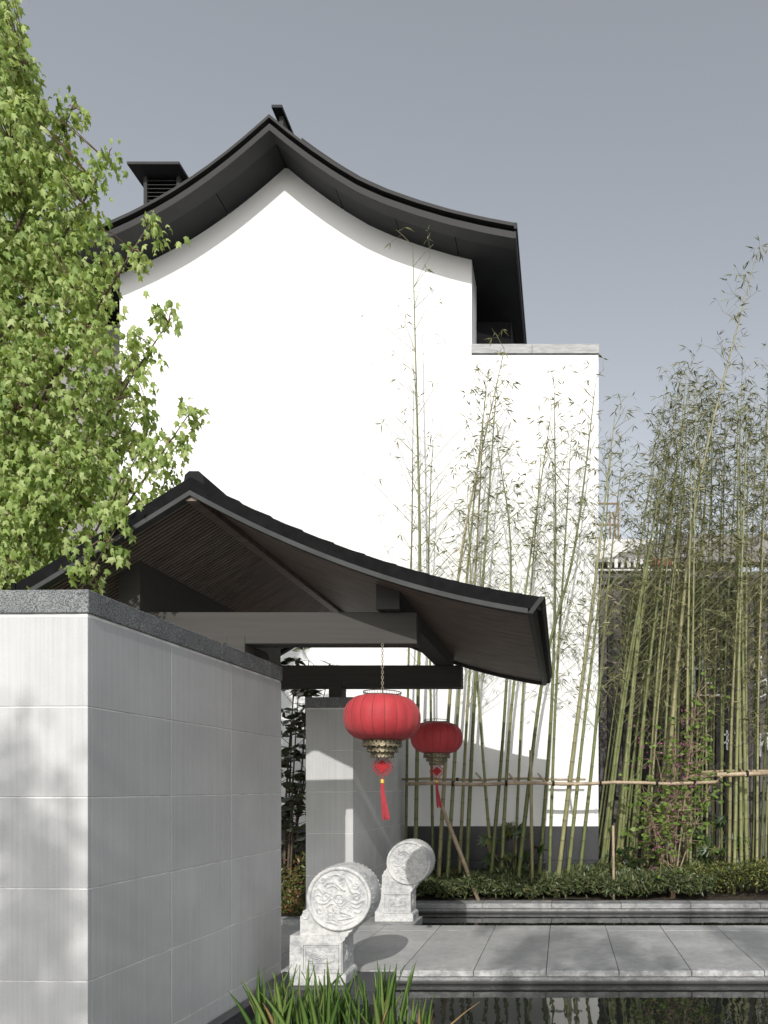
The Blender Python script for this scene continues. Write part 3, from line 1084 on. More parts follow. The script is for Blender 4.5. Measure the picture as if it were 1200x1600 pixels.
def make_drum_stone(label, loc):
    """local origin: middle of the base front edge on the ground, +y away from the viewer"""
    root = thing('drum_stone', label, 'drum stone', loc, 0.0, 'pair of carved stone drums flanking the path')
    DP = 0.30
    Wd = 0.218
    # base
    mb = MB()
    mb.box(-Wd, Wd, 0.0, DP, 0.0, 0.072, 0.006)
    mb.build('foot', M['marble'], root)
    mb = MB()
    mb.prism([(-Wd, 0.0725), (Wd - 0.0, 0.0725), (Wd - 0.006, 0.085), (Wd - 0.028, 0.100), (Wd - 0.03, 0.335), (Wd - 0.012, 0.350), (Wd - 0.004, 0.385), (-Wd + 0.004, 0.385), (-Wd + 0.001, 0.30)], 0.012, DP - 0.012)
    o = fix_normals(mb.build('base_block', M['marble'], root))
    # raised picture frames on the front and the right side
    def frame(x0, x1, z0, z1, w_, y, th):
        mb = MB()
        mb.box(x0, x1, y - th, y + 0.002, z1 - w_, z1)
        mb.box(x0, x1, y - th, y + 0.002, z0, z0 + w_)
        mb.box(x0, x0 + w_, y - th, y + 0.002, z0 + w_ + 0.0005, z1 - w_ - 0.0005)
        mb.box(x1 - w_, x1, y - th, y + 0.002, z0 + w_ + 0.0005, z1 - w_ - 0.0005)
        mb.build('frame_moulding', M['marble'], root)
    frame(-0.125, Wd - 0.034, 0.100, 0.330, 0.016, 0.012, 0.012)
    frame(-0.100, Wd - 0.058, 0.125, 0.305, 0.007, 0.012, 0.007)
    # carved cartouche
    def carved(x0, x1, z0, z1, y, axis, amp, seed):
        rr_ = random.Random(seed)
        nu, nv = 44, 30
        cs = [(rr_.uniform(0.05, 0.95), rr_.uniform(0.1, 0.9), rr_.uniform(0.12, 0.22), rr_.choice((-1, 1)), rr_.uniform(0, 6)) for _ in range(16)]
        vs, fs = [], []
        asp = (z1 - z0) / (x1 - x0)
        for j in range(nv + 1):
            for i in range(nu + 1):
                a, b_ = i / nu, j / nv
                h = 0
                for (cx, cy, R, sg, ph) in cs:
                    q = math.hypot(a - cx, (b_ - cy) * asp)
                    if q < R:
                        h += min(1, (R - q) / (0.4 * R)) * (0.5 + 0.5 * math.cos(2 * math.pi * q / R * 1.8 - sg * math.atan2((b_ - cy) * asp, a - cx) + ph))
                e = min(1, min(a, 1 - a, (b_) * asp * 1.0, (1 - b_) * asp) / 0.03)
                h = min(h, 1.3) * max(0, e)
                pu, pv = x0 + (x1 - x0) * a, z0 + (z1 - z0) * b_
                if axis == 'y':
                    vs.append((pu, y - amp * h - 0.001 * e, pv))
                else:
                    vs.append((y + amp * h + 0.001 * e, pu, pv))
        for j in range(nv):
            for i in range(nu):
                q = j * (nu + 1) + i
                fs.append((q, q + 1, q + nu + 2, q + nu + 1))
        mb = MB()
        mb.add(vs, fs)
        mb.build('carved_panel', M['marble_worn'], root, smooth=True)
    carved(-0.070, 0.130, 0.165, 0.275, 0.0115, 'y', 0.007, 3)
    carved(0.055, 0.245, 0.130, 0.310, Wd - 0.0285, 'x', 0.007, 5)
    # saddle block that carries the drum (stepped shoulder at the left)
    cz, R = 0.668, 0.248
    cx = 0.165 - 0.0   # drum centre to the right of the base middle
    prof_ = [(-0.140, 0.3855), (Wd - 0.030, 0.3855), (Wd - 0.006, 0.392), (Wd - 0.02, 0.425), (0.10, 0.455), (0.02, 0.52), (-0.045, 0.585), (-0.085, 0.61), (-0.095, 0.585), (-0.120, 0.570), (-0.120, 0.545), (-0.140, 0.528)]
    mb = MB()
    mb.prism(prof_, 0.022, DP - 0.022)
    fix_normals(mb.build('saddle', M['marble'], root))
    # scrolls under the drum
    for (sx_, sz_, sr) in ((0.196, 0.402, 0.040), (0.236, 0.434, 0.031), (-0.098, 0.535, 0.030)):
        mb = MB()
        pr = [(0.0005, -0.002)] + [(sr * q, -0.002 - 0.004 * math.sin(q * 9)) for q in (0.25, 0.45, 0.65, 0.82)] + [(sr, 0.004), (sr, DP - 0.044), (sr * 0.8, DP - 0.040), (0.0005, DP - 0.040)]
        mb.lathe(pr, 22, (sx_, 0.016, sz_), axis='Y')
        fix_normals(mb.build('scroll', M['marble'], root, smooth=True))
    # drum barrel, axis along y, bulging middle
    mb = MB()
    pr = [(R * 0.86, 0.010), (R * 0.875, 0.002), (R * 0.90, -0.006), (R * 0.965, -0.010), (R * 0.995, -0.004), (R * 1.0, 0.006)]
    for i in range(1, 12):
        q = i / 12
        pr.append((R * (1.0 + 0.045 * math.sin(math.pi * q)), 0.006 + (DP - 0.012) * q))
    pr += [(R * 1.0, DP - 0.006), (R * 0.965, DP + 0.010), (R * 0.90, DP + 0.006), (R * 0.86, DP - 0.010)]
    dcx = 0.165
    mb.lathe(pr, 72, (dcx - 0.0, 0.0, cz), axis='Y')
    dr = fix_normals(mb.build('drum', M['marble'], root, smooth=True))
    # row of studs round both ends of the barrel
    mb = MB()
    for yy in (0.035, DP - 0.035):
        for k in range(44):
            a = 2 * math.pi * k / 44
            rr_ = R * (1.0 + 0.045 * math.sin(math.pi * (yy / DP)))
            mb.add([(dcx + (rr_ + dz) * math.cos(a + da), yy + dy, cz + (rr_ + dz) * math.sin(a + da)) for (da, dy, dz) in ((-0.035, 0, 0), (0, -0.008, 0), (0.035, 0, 0), (0, 0.008, 0), (0, 0, 0.007))], [(0, 1, 4), (1, 2, 4), (2, 3, 4), (3, 0, 4)])
    tag(fix_normals(mb.build('stud_row', M['marble'], dr)), kind='stuff')
    for (yy, sg) in ((0.006, -1), (DP - 0.006, 1)):
        v, f = disc_mesh(R * 0.868, 0.0115, yy, cz, sg)
        mb = MB()
        mb.add([(a + dcx, b_, c_) for a, b_, c_ in v], f if sg == -1 else [q[::-1] for q in f])
        mb.build('carved_face', M['marble_worn'], dr, smooth=True)
    return root


s1 = make_drum_stone('larger white carved drum stone at the near edge of the path', (-1.885, 5.235, -0.004))
s2 = copy_tree(s1)
s2.location = (-1.915, 7.72, -0.003)
s2['label'] = 'white carved drum stone at the far edge of the path, partly shaded'


# ------------------------------------------------------------------ lanterns
def make_lantern(label, loc, chain_len):
    """local origin: lantern centre"""
    root = thing('lantern', label, 'lantern', loc, 0.0, 'red silk lanterns hanging under the gate roof')
    R, hh, NR = 0.285, 0.172, 20

    def rad(z):
        q = min(1.0, abs(z) / hh)
        return 0.135 + (R - 0.135) * (1 - q ** 2.3) ** 0.55

    def rf(a, z):
        q = (a * NR / (2 * math.pi)) % 1.0
        return 1.0 + 0.020 * math.sin(math.pi * q) * (1 - (z / hh) ** 2)
    mb = MB()
    mb.lathe([(rad(-hh + 2 * hh * i / 28), -hh + 2 * hh * i / 28) for i in range(29)], NR * 8, rfun=rf)
    body = mb.build('silk_body', M['silk'], root, smooth=True)
    for k in range(NR):
        a = 2 * math.pi * k / NR
        mb = MB()
        pts = []
        for i in range(15):
            z = -hh + 2 * hh * i / 14
            r = rad(z) + 0.001
            pts.append((r * math.cos(a), r * math.sin(a), z))
        mb.tube(pts, 0.0034, 4, False)
        mb.build('rib', M['rib'], root)
    # top gallery of wire
    mb = MB()
    rot = Matrix.Rotation(math.radians(90), 3, 'X')
    mb.torus((0, 0, hh + 0.028), 0.143, 0.0035, 36, 5, rot)
    mb.torus((0, 0, hh + 0.002), 0.137, 0.004, 36, 5, rot)
    for k in range(40):
        a = 2 * math.pi * k / 40
        mb.tube([(0.137 * math.cos(a), 0.137 * math.sin(a), hh), (0.143 * math.cos(a), 0.143 * math.sin(a), hh + 0.028)], 0.0013, 3, False)
    for k in range(4):
        a = math.pi * k / 4
        mb.tube([(0.137 * math.cos(a), 0.137 * math.sin(a), hh + 0.003), (-0.137 * math.cos(a), -0.137 * math.sin(a), hh + 0.003)], 0.002, 3, False)
    mb.tube([(0, 0, hh - 0.02), (0, 0, hh + 0.05)], 0.004, 5)
    mb.build('top_ring', M['wire'], root)
    # tiered brass base with pierced scalloped hems
    z = -hh + 0.004
    for (r0, hgt) in ((0.147, 0.047), (0.116, 0.045), (0.087, 0.045)):
        mb = MB()
        ns = 56
        n0 = len(mb.v)
        rows = [(r0 * 0.93, z), (r0 * 1.0, z - hgt * 0.25), (r0 * 1.0, z - hgt * 0.62), (r0 * 1.03, z - hgt)]
        for ri, (r, zz) in enumerate(rows):
            for k in range(ns * 2):
                a = math.pi * k / ns
                dz = 0
                if ri == 3:
                    dz = -0.012 * abs(math.sin(a * 11 + 0.4)) + 0.003 * math.sin(a * 37)
                mb.v.append((r * math.cos(a), r * math.sin(a), zz + dz))
        for ri in range(3):
            for k in range(ns * 2):
                if ri == 1 and k % 4 == 3:
                    continue
                k2 = (k + 1) % (ns * 2)
                mb.f.append((n0 + ri * ns * 2 + k, n0 + ri * ns * 2 + k2, n0 + (ri + 1) * ns * 2 + k2, n0 + (ri + 1) * ns * 2 + k))
        mb.torus((0, 0, z - hgt * 0.25), r0 * 1.005, 0.003, 40, 5, rot)
        mb.torus((0, 0, z - hgt * 0.68), r0 * 1.01, 0.0035, 40, 5, rot)
        mb.lathe([(r0 * 0.93, z), (0.02, z)], 40)
        mb.build('brass_tier', M['gold'], root)
        z -= hgt * 0.92
    # cord, knot, tassel
    zk = -0.375
    mb = MB()
    mb.tube([(0, 0, -0.27), (0, 0, zk + 0.07)], 0.006, 6)
    mb.tube([(0, 0, zk - 0.06), (0, 0, zk - 0.115)], 0.005, 6)
    mb.build('cord', M['knot'], root)
    mb = MB()
    s = 0.050
    n = 7
    for i in range(n):
        q = -s + 2 * s * (i + 0.5) / n
        for sgn in (1, -1):
            a = Vector((0.7071, 0, 0.7071)) if sgn == 1 else Vector((0.7071, 0, -0.7071))
            b_ = Vector((-0.7071, 0, 0.7071)) if sgn == 1 else Vector((0.7071, 0, 0.7071))
            pts = [a * (-s * 0.73) + b_ * (q * 0.73), a * (s * 0.73) + b_ * (q * 0.73)]
            for p in pts:
                p.y = 0.004 * sgn
                p.z += zk
            mb.tube(pts, 0.0056, 5)
    for sgn in range(4):
        ang = math.radians(45 + 90 * sgn)
        ex = Vector((math.cos(ang), 0, math.sin(ang)))
        tx = Vector((-math.sin(ang), 0, math.cos(ang)))
        for j in range(4):
            q = (-0.75 + 0.5 * j) * s * 0.73
            c0 = ex * (s * 0.73 + 0.017) + tx * q
            pts = []
            for kk in range(13):
                a = 2 * math.pi * kk / 12
                p = c0 + ex * (0.020 * math.cos(a)) + tx * (0.007 * math.sin(a))
                pts.append((p.x, p.y, p.z + zk))
            mb.tube(pts, 0.0024, 4, False)
    for sx_ in (-1, 1):
        pts = []
        for kk in range(15):
            a = 2 * math.pi * kk / 14
            pts.append((sx_ * (s * 1.03 + 0.016 + 0.014 * math.cos(a)), 0, zk + 0.012 * math.sin(a)))
        mb.tube(pts, 0.003, 4, False)
    mb.build('knot', M['knot'], root)
    mb = MB()
    mb.lathe([(0.004, zk - 0.097), (0.014, zk - 0.100), (0.015, zk - 0.108), (0.013, zk - 0.114), (0.015, zk - 0.120), (0.0145, zk - 0.130), (0.004, zk - 0.131)], 16)
    mb.build('gold_bead', M['gold_bead'], root, smooth=True)
    mb = MB()
    rt = random.Random(4)
    for k in range(70):
        a, q = rt.uniform(0, 6.28), math.sqrt(rt.random())
        x0, y0 = 0.012 * q * math.cos(a), 0.012 * q * math.sin(a)
        x1, y1 = 0.030 * q * math.cos(a) + 0.026, 0.020 * q * math.sin(a)
        L = 0.275 + rt.uniform(-0.012, 0.012)
        mb.tube([(x0, y0, zk - 0.129), (x0 * 1.2 + 0.002, y0 * 1.2, zk - 0.20), (x0 + (x1 - x0) * 0.6, y0 + (y1 - y0) * 0.6, zk - 0.129 - L * 0.65), (x1, y1, zk - 0.129 - L)], 0.0022, 3, False)
    mb.build('tassel', M['tassel'], root)
    mb = MB()
    z = hh + 0.045
    i = 0
    while z < hh + 0.045 + chain_len:
        mb.torus((0, 0, z + 0.012), 0.013, 0.0028, 10, 4, Matrix.Rotation(math.radians(90 * (i % 2) + 25), 3, 'Z'), 0.62)
        z += 0.021
        i += 1
    mb.build('chain', M['chain'], root)
    return root


ln1 = P(597.5, 1122, 5.28)
l1 = make_lantern('larger, nearer red silk lantern with tasselled knot under the gate beam', ln1, 2.632 - ln1.z - 0.172 - 0.045 - 0.02)
ln2 = P(682.5, 1153, 7.69)
l2 = make_lantern('smaller, farther red silk lantern hanging half behind the near one', ln2, 2.632 - ln2.z - 0.172 - 0.045 - 0.02)

# ------------------------------------------------------------------ dark screen wall with lettering, far buildings
SY = 12.3
scr = thing('screen_wall', 'tall dark slatted wall with white lettering behind the bamboo grove', 'wall', (2.5, SY, 0))
SO = Vector((2.5, SY, 0))
def sb(o):
    o.location -= SO
    o.parent = scr
    return o
ztop = H + (VY - 905) * SY / FPX
mb = MB()
mb.box(0.52, 7.0, SY + 0.16, SY + 0.3, -0.3, ztop - 0.02)
o = mb.build('back_panel', M['screen_wall'])
sb(o)
x = 0.56
rs = random.Random(5)
while x < 6.9:
    wv = rs.choice((0.07, 0.09, 0.11))
    sb(block('slat', x, x + wv, SY + 0.03, SY + 0.12, -0.25, ztop + rs.uniform(-0.03, 0.02), M['board'], None, 0.004))
    x += wv + rs.choice((0.08, 0.13, 0.17))
for py in (1240, 1275, 1340, 905):
    z = H + (VY - py) * SY / FPX
    sb(block('rail', 0.53, 6.99, SY - 0.01, SY + 0.028, z - 0.03, z + 0.03, M['board'], None, 0.004))
# strokes of the characters (x, y in photo pixels, straight bars)
strokes = [(1083, 1024, 1084, 1090, 6), (1100, 1024, 1100, 1075, 6), (1070, 1045, 1134, 1045, 2.6), (1104, 1067, 1114, 1067, 2.6), (1080, 1086, 1131, 1086, 2.6),
           (1136, 1141, 1136, 1172, 3), (1130, 1148, 1141, 1148, 2.6), (1131, 1161, 1141, 1156, 2.6), (1147, 1145, 1159, 1145, 2.6), (1148, 1156, 1158, 1156, 2.6), (1139, 1173, 1144, 1160, 2.4),
           (1189, 1025, 1189, 1056, 2.4), (1179, 1070, 1200, 1060, 2.6), (1180, 1092, 1204, 1082, 2.6), (1198, 1060, 1198, 1080, 2.4),
           (1188, 1146, 1188, 1182, 2.6), (1194, 1146, 1206, 1146, 2.6), (1187, 1171, 1192, 1158, 2.4), (1198, 1150, 1200, 1172, 2.4)]
for (xa, ya, xb, yb, wpx) in strokes:
    a, b_ = P(xa, ya, SY - 0.03), P(xb, yb, SY - 0.03)
    L = (b_ - a).length
    wv = wpx * SY / FPX
    me = shared_box(L, 0.025, wv, 0.002, M['white_paint'])
    o = link('letter_stroke', me, None, (a + b_) / 2)
    o.rotation_euler = (0, -math.atan2(b_.z - a.z, b_.x - a.x), 0)
    sb(o)
far = thing('far_house', 'pale distant house top showing over the slatted wall', 'house', (3, 18, 0))
FO = Vector((3, 18, 0))
def fb(o):
    o.location -= FO
    o.parent = far
    return o
def fpx(px0, px1, py0, py1, d, dep, mat, nm):
    a, b_ = P(px0, py1, d), P(px1, py0, d)
    return fb(block(nm, a.x, b_.x, d, d + dep, a.z, b_.z, mat, None, 0.01))
fpx(915, 1240, 893, 1245, 18, 3, M['screen_wall'], 'lower_wall')
fpx(918, 1150, 842, 892.5, 18.4, 2.4, M['far_white'], 'upper_wall')
fpx(935, 1075, 889, 892, 17.9, 0.08, M['far_white'], 'string_course')
a0, a1 = P(1050, 836, 18.3), P(1260, 870, 18.3)
mb = MB()
mb.prism([(P(905, 868, 18.3).x, P(905, 885, 18.3).z), (P(1260, 885, 18.3).x, P(1260, 885, 18.3).z), (P(1260, 842, 18.3).x, P(1260, 842, 18.3).z), (P(1040, 842, 18.3).x, P(1040, 842, 18.3).z), (P(960, 876, 18.3).x, P(960, 876, 18.3).z)], 17.95, 18.38)
fb(fix_normals(mb.build('roof', M['grey_render'])))
for i in range(7):
    px = 950 + i * 10
    fpx(px, px + 5.5, 873, 887, 17.93, 0.05, M['far_white'], 'baluster')
fpx(1015, 1050, 872, 884, 17.9, 0.04, M['far_red'], 'red_board')
# little railing on the far roof
lad = thing('roof_railing', 'thin brown railing on the far roof beside the white house edge', 'railing', P(950, 838, 19))
for (xa, ya, xb, yb) in ((925, 787, 968, 787), (925, 820, 968, 820), (966, 783, 966, 842), (953, 800, 953, 842), (958, 800, 962, 842)):
    mb = MB()
    mb.tube([P(xa, ya, 19) - Vector(lad.location), P(xb, yb, 19) - Vector(lad.location)], 0.03, 5)
    mb.build('bar', M['shrub_stem'], lad)

# ------------------------------------------------------------------ bamboo
def qcurve(ctrl, n):
    """smooth curve through control points"""
    P_ = [Vector(p) for p in ctrl]
    ts = [0.0]
    for i in range(1, len(P_)):
        ts.append(ts[-1] + (P_[i] - P_[i - 1]).length)
    tot = ts[-1]
    out = []
    ext = [P_[0] * 2 - P_[1]] + P_ + [P_[-1] * 2 - P_[-2]]
    for q in range(n + 1):
        s = tot * q / n
        i = 0
        while i < len(P_) - 2 and s > ts[i + 1]:
            i += 1
        u = (s - ts[i]) / max(1e-6, ts[i + 1] - ts[i])
        p0, p1, p2, p3 = ext[i], ext[i + 1], ext[i + 2], ext[i + 3]
        out.append(0.5 * ((2 * p1) + (p2 - p0) * u + (2 * p0 - 5 * p1 + 4 * p2 - p3) * u * u + (3 * p1 - p0 - 3 * p2 + p3) * u ** 3))
    return out, tot


def bamboo(label, ctrl, r0, seed, leafiness=1.0, branch_from=0.35, name='bamboo', group=None, blen=0.75):
    rb = random.Random(seed)
    rs_ = np.random.RandomState(seed)
    pts, tot = qcurve(ctrl, max(10, int(np.linalg.norm(np.array(ctrl[0]) - np.array(ctrl[-1])) / 0.26)))
    base = Vector(ctrl[0])
    root = thing(name, label, 'bamboo', base, 0, group)
    pts = [p - base for p in pts]
    n = len(pts) - 1
    tp, tr_, nd = [], [], []
    for i, p in enumerate(pts):
        q = i / n
        r = r0 * 0.86 * (1 - q) ** 0.75 * 0.93 + 0.0032
        if 0 < i < n:
            t = (pts[i + 1] - pts[i - 1]).normalized()
            for (o_, k_, a_) in ((-0.016, 1.0, 0.0), (-0.004, 1.12, 0.8), (0.008, 1.0, 0.25), (0.03, 0.99, 0.0)):
                tp.append(p + t * o_)
                tr_.append(r * k_)
                nd.append(a_)
        else:
            tp.append(p)
            tr_.append(r)
            nd.append(0)
    mb = MB()
    mb.tube(tp, tr_, 7)
    o = mb.build('culm', M['culm'], root, smooth=True)
    at_ = o.data.attributes.new('node', 'FLOAT', 'POINT')
    at_.data.foreach_set('value', np.repeat(np.array(nd, dtype=np.float32), 7))
    # branches and leaves
    tw = MB()
    LP, LD = [], []
    for i in range(1, n + 1):
        q = i / n
        if q < branch_from or (q < branch_from + 0.15 and rb.random() < 0.4):
            continue
        p = pts[i]
        side = rb.uniform(0, 6.28) if i % 2 else rb.uniform(0, 6.28) + math.pi
        for s in range(2 if rb.random() < 0.8 else 1):
            az = side + s * rb.uniform(0.7, 2.2)
            L = blen * rb.uniform(0.45, 1.1) * (1.0 - 0.72 * max(0, q - 0.55) / 0.45)
            up = rb.uniform(0.7, 1.25)
            dirv = Vector((math.cos(az), 0.5 * math.sin(az), up)).normalized()
            mid = p + dirv * L * 0.55
            end = p + dirv * L + Vector((0, 0, -0.06 * L))
            tk = 1.0 if group == 'bamboos against the white wall' else 0.66
            tw.tube([p, mid, end], [0.0048 * tk, 0.0036 * tk, 0.0021 * tk], 3, False)
            nl = int(rb.uniform(6, 12) * leafiness)
            for k in range(max(1, nl // 3)):
                u = rb.uniform(0.3, 1.0)
                b0 = p + (end - p) * u
                sd = Vector((rb.uniform(-1, 1), rb.uniform(-1, 1), rb.uniform(-0.2, 0.9))).normalized()
                b1 = b0 + sd * rb.uniform(0.06, 0.20)
                tw.tube([b0, b1], [0.0018, 0.001], 3, False)
                for z in range(rb.choice((2, 3, 3, 4))):
                    LP.append(tuple(b1))
                    LD.append((sd.x + rb.uniform(-1, 1), sd.y + rb.uniform(-1, 1), rb.uniform(-1.0, 0.25)))
    if tw.v:
        tag(tw.build('branches', M['culm_twig'], root), kind='stuff')
    if LP:
        LP, LD = np.array(LP), np.array(LD)
        nn = rs_.normal(size=LP.shape) + np.array([0, -0.3, 0.8])
        R_ = frames(LD, nn)
        V = place(T_LANCE, LP, R_, rs_.uniform(0.085, 0.15, len(LP)))
        lo = np_mesh('foliage', V, len(T_LANCE), F_LANCE, M['bamboo_leaf'], root, rs_.uniform(0, 1, len(LP)))
        tag(lo, kind='stuff')
    return root


ORD = ['first', 'second', 'third', 'fourth', 'fifth', 'sixth', 'seventh', 'eighth', 'ninth', 'tenth', 'eleventh', 'twelfth', 'thirteenth', 'fourteenth', 'fifteenth', 'sixteenth', 'seventeenth', 'eighteenth', 'nineteenth', 'twentieth']
wall_bamboo = [
    ([(633, 1378), (638, 1050), (643, 860), (646, 610)], 9.55, 0.024, 0.5, 0.55),
    ([(648, 1382), (653, 1100), (656, 860), (645, 384)], 9.40, 0.036, 0.55, 0.42),
    ([(677, 1380), (673, 1100), (670, 860), (676, 690)], 9.60, 0.026, 0.7, 0.42),
    ([(683, 1386), (702, 1100), (722, 860), (788, 545)], 9.35, 0.036, 1.2, 0.42),
    ([(697, 1388), (716, 1100), (733, 860), (762, 590)], 9.45, 0.034, 1.2, 0.40),
    ([(716, 1386), (728, 1150), (745, 860), (756, 640)], 9.55, 0.030, 1.0, 0.40),
    ([(727, 1388), (741, 1100), (758, 860), (776, 600)], 9.32, 0.036, 1.2, 0.40),
    ([(772, 1384), (753, 1160), (738, 950), (730, 760)], 9.50, 0.028, 0.9, 0.45),
    ([(764, 1388), (788, 1120), (798, 860), (776, 690)], 9.36, 0.034, 1.2, 0.42),
    ([(781, 1387), (799, 1110), (830, 860), (862, 640)], 9.48, 0.032, 1.1, 0.42),
    ([(803, 1386), (816, 1100), (836, 840), (846, 700)], 9.62, 0.026, 0.9, 0.42),
    ([(806, 1390), (848, 1060), (897, 860), (932, 590)], 9.30, 0.038, 1.2, 0.40),
    ([(840, 1390), (862, 1100), (868, 860), (866, 606)], 9.42, 0.034, 0.8, 0.45),
    ([(857, 1390), (868, 1100), (882, 860), (892, 690)], 9.55, 0.030, 1.2, 0.40),
    ([(868, 1392), (905, 1100), (936, 860), (962, 640)], 9.32, 0.040, 1.4, 0.38),
    ([(884, 1392), (914, 1120), (940, 900), (954, 720)], 9.46, 0.034, 1.4, 0.38),
    ([(902, 1390), (930, 1150), (952, 900), (972, 720)], 9.58, 0.034, 1.4, 0.38),
]
for i, (pp, d, r0, lf, bf) in enumerate(wall_bamboo):
    ctrl = [P(px, py, d - 0.10 * k + (0.02 if k == 0 else 0)) for k, (px, py) in enumerate(pp)]
    ctrl[0].z = 0.0
    lab = '%s bamboo from the left against the white house wall' % ORD[i]
    if i == 1:
        lab = 'tallest slender bamboo reaching up the white wall to the roof shadow'
    bamboo(lab, ctrl, r0, 100 + i, lf * 0.95, bf, group='bamboos against the white wall', blen=1.15 if i != 1 else 1.7)

# tall leaning culm at the right
ctrl = [P(1030, 1392, 9.7), P(1062, 1000, 9.6), P(1096, 740, 9.5), P(1178, 412, 9.4)]
ctrl[0].z = 0
bamboo('tallest bamboo of the right grove, leaning to the right above the others', ctrl, 0.045, 300, 1.6, 0.40, group='bamboo grove')
rg = random.Random(21)
NG = 60
front_k = 0
for i in range(NG):
    bx = 922 + 330 * (i + rg.random()) / NG
    d = rg.uniform(9.45, 11.4)
    lean = 62 * max(0.0, 1 - (bx - 920) / 190) + rg.uniform(-14, 16)
    top = rg.choice((rg.uniform(560, 700), rg.uniform(600, 820), rg.uniform(640, 900)))
    if bx < 1010:
        top = rg.uniform(580, 800)
    fr = (1385 - top) / 500
    c0 = P(bx, 1390, d)
    c0.z = 0.0
    kk = d / FPX
    zt = H + (VY - top) * kk
    c2 = Vector((c0.x + lean * fr * 1.15 * kk, d - 0.25 + rg.uniform(-.15, .15), zt))
    c1 = Vector((c0.x + lean * fr * 0.5 * kk + rg.uniform(-0.03, 0.03), d - 0.08, zt * 0.5))
    front = d < 10.05 and bx < 1195 and front_k < len(ORD)
    if front:
        lab = '%s culm from the house corner in the front row of the right grove' % ORD[front_k]
        front_k += 1
    else:
        lab = 'bamboo culm standing behind the front row of the right grove'
    bamboo(lab, [c0, c1, c2], rg.uniform(0.022, 0.041) if front else rg.uniform(0.016, 0.030), 400 + i, rg.uniform(0.9, 1.6) if bx < 1060 else rg.uniform(1.2, 1.9), rg.uniform(0.22, 0.40), group='bamboo grove', blen=1.0)
# cut stake and pale stake
for (pp, d, r, lab) in (([(832, 1402), (829, 1172)], 9.2, 0.022, 'short cut green bamboo stake before the white wall'), ([(959, 1404), (958, 1290)], 9.15, 0.018, 'short pale stake at the grove edge in the ground cover')):
    a, b_ = P(*pp[0], d), P(*pp[1], d)
    a.z = 0
    o = thing('stake', lab, 'stake', a)
    mb = MB()
    mb.tube([(0, 0, 0), (b_ - a) * 0.35, (b_ - a) * 0.36, (b_ - a) * 0.7, (b_ - a) * 0.71, b_ - a], [r, r, r * 1.12, r, r * 1.12, r * 0.95], 8)
    mb.build('shaft', M['culm'] if r > 0.02 else M['rail'], o, smooth=True)
# rails tied across the culms
def rail(label, pa, pb, d, r, db=None, mat='rail', ties=(), name='bamboo_rail'):
    a, b_ = P(*pa, d), P(*pb, db or d)
    o = thing(name, label, 'bamboo pole', a)
    v = b_ - a
    n = max(3, int(v.length / 0.35))
    pts, rad_ = [], []
    for i in range(n + 1):
        for (e, kf) in ((-0.012, 1.0), (0, 1.12), (0.012, 1.0)) if 0 < i < n else ((0, 1.0),):
            p = v * (i / n) + v.normalized() * e + Vector((0, 0, 0.012 * math.sin(i * 1.7)))
            pts.append(p)
            rad_.append(r * kf * (1 - 0.15 * i / n))
    mb = MB()
    mb.tube(pts, rad_, 9)
    mb.build('pole', M[mat], o, smooth=True)
    for q in ties:
        mb = MB()
        c = v * q
        for s in range(4):
            mb.torus(c + v.normalized() * (0.008 * s), r * 1.25, 0.005, 12, 4, Matrix.Rotation(math.radians(90), 3, 'Z'))
        mb.build('twine', M['twine'], o)
    return o


rail('long straight tan bamboo rail tied across the culms by the house', (633, 1225), (1123, 1223), 9.18, 0.026, ties=(0.15, 0.32, 0.47, 0.62, 0.80, 0.92))
rail('thinner crooked rail just behind the long tan one', (627, 1218), (915, 1217), 9.60, 0.018, ties=(0.3, 0.7))
rail('upper tan bamboo rail at the far right, end showing', (1070, 1215), (1215, 1206), 9.40, 0.036, ties=(0.32, 0.66))
rail('thin dark rail behind the upper right rail', (1090, 1207), (1225, 1203), 9.95, 0.020, ties=(0.3,))
pr = thing('prop_pole', 'pale bamboo prop leaning down to the kerb before the dark plinth', 'pole', P(748, 1406, 9.12))
mb = MB()
mb.tube([Vector((0, 0, -0.02)), (P(718, 1330, 9.18) - Vector(pr.location)), (P(688, 1255, 9.25) - Vector(pr.location))], [0.027, 0.029, 0.026], 9)
mb.build('shaft', M['rail'], pr, smooth=True)
for i, (px, py) in enumerate(((752, 1212), (803, 1213), (849, 1213), (896, 1218), (1124, 1206), (1162, 1203))):
    d0 = 9.22 if px < 1000 else 9.42
    a, b_ = P(px - 8, py - 4, d0 + 0.45), P(px + 3, py + 9, d0 - 0.06)
    o = thing('tie_stick', '%s short cross stick from the left lashed over the rails' % ORD[i], 'stick', a, group='cross sticks on the rails')
    mb = MB()
    mb.tube([(0, 0, 0), b_ - a], [0.016, 0.017], 7)
    mb.build('stick', M['rail'], o, smooth=True)


# ------------------------------------------------------------------ low planting
def carpet(name, label, cat, region, n, tmpl, faces, size, mat, height, parent=None):
    """region(n) -> (n,2) ground points; height(x,y) -> top height"""
    pts = region(n)
    hz = np.array([height(x, y) for x, y in pts])
    z = hz * (0.25 + 0.75 * nprng.uniform(0, 1, n) ** 0.45)
    pos = np.column_stack([pts, z])
    dirs = rand_unit(n) + np.array([0, -0.35, 0.45])
    nn = rand_unit(n) + np.array([0, -0.4, 0.8])
    V = place(tmpl, pos, frames(dirs, nn), nprng.uniform(size[0], size[1], n))
    o = np_mesh(name, V, len(tmpl), faces, mat, parent, nprng.uniform(0, 1, n))
    return tag(o, label, cat, kind='stuff')


def lump(x, y, a=0.07):
    return a * (math.sin(x * 5.3 + 1.1 * math.sin(y * 3)) + 0.6 * math.sin(x * 11.7 + 2 + y * 5) + 0.5 * math.sin(x * 23 + y * 17))


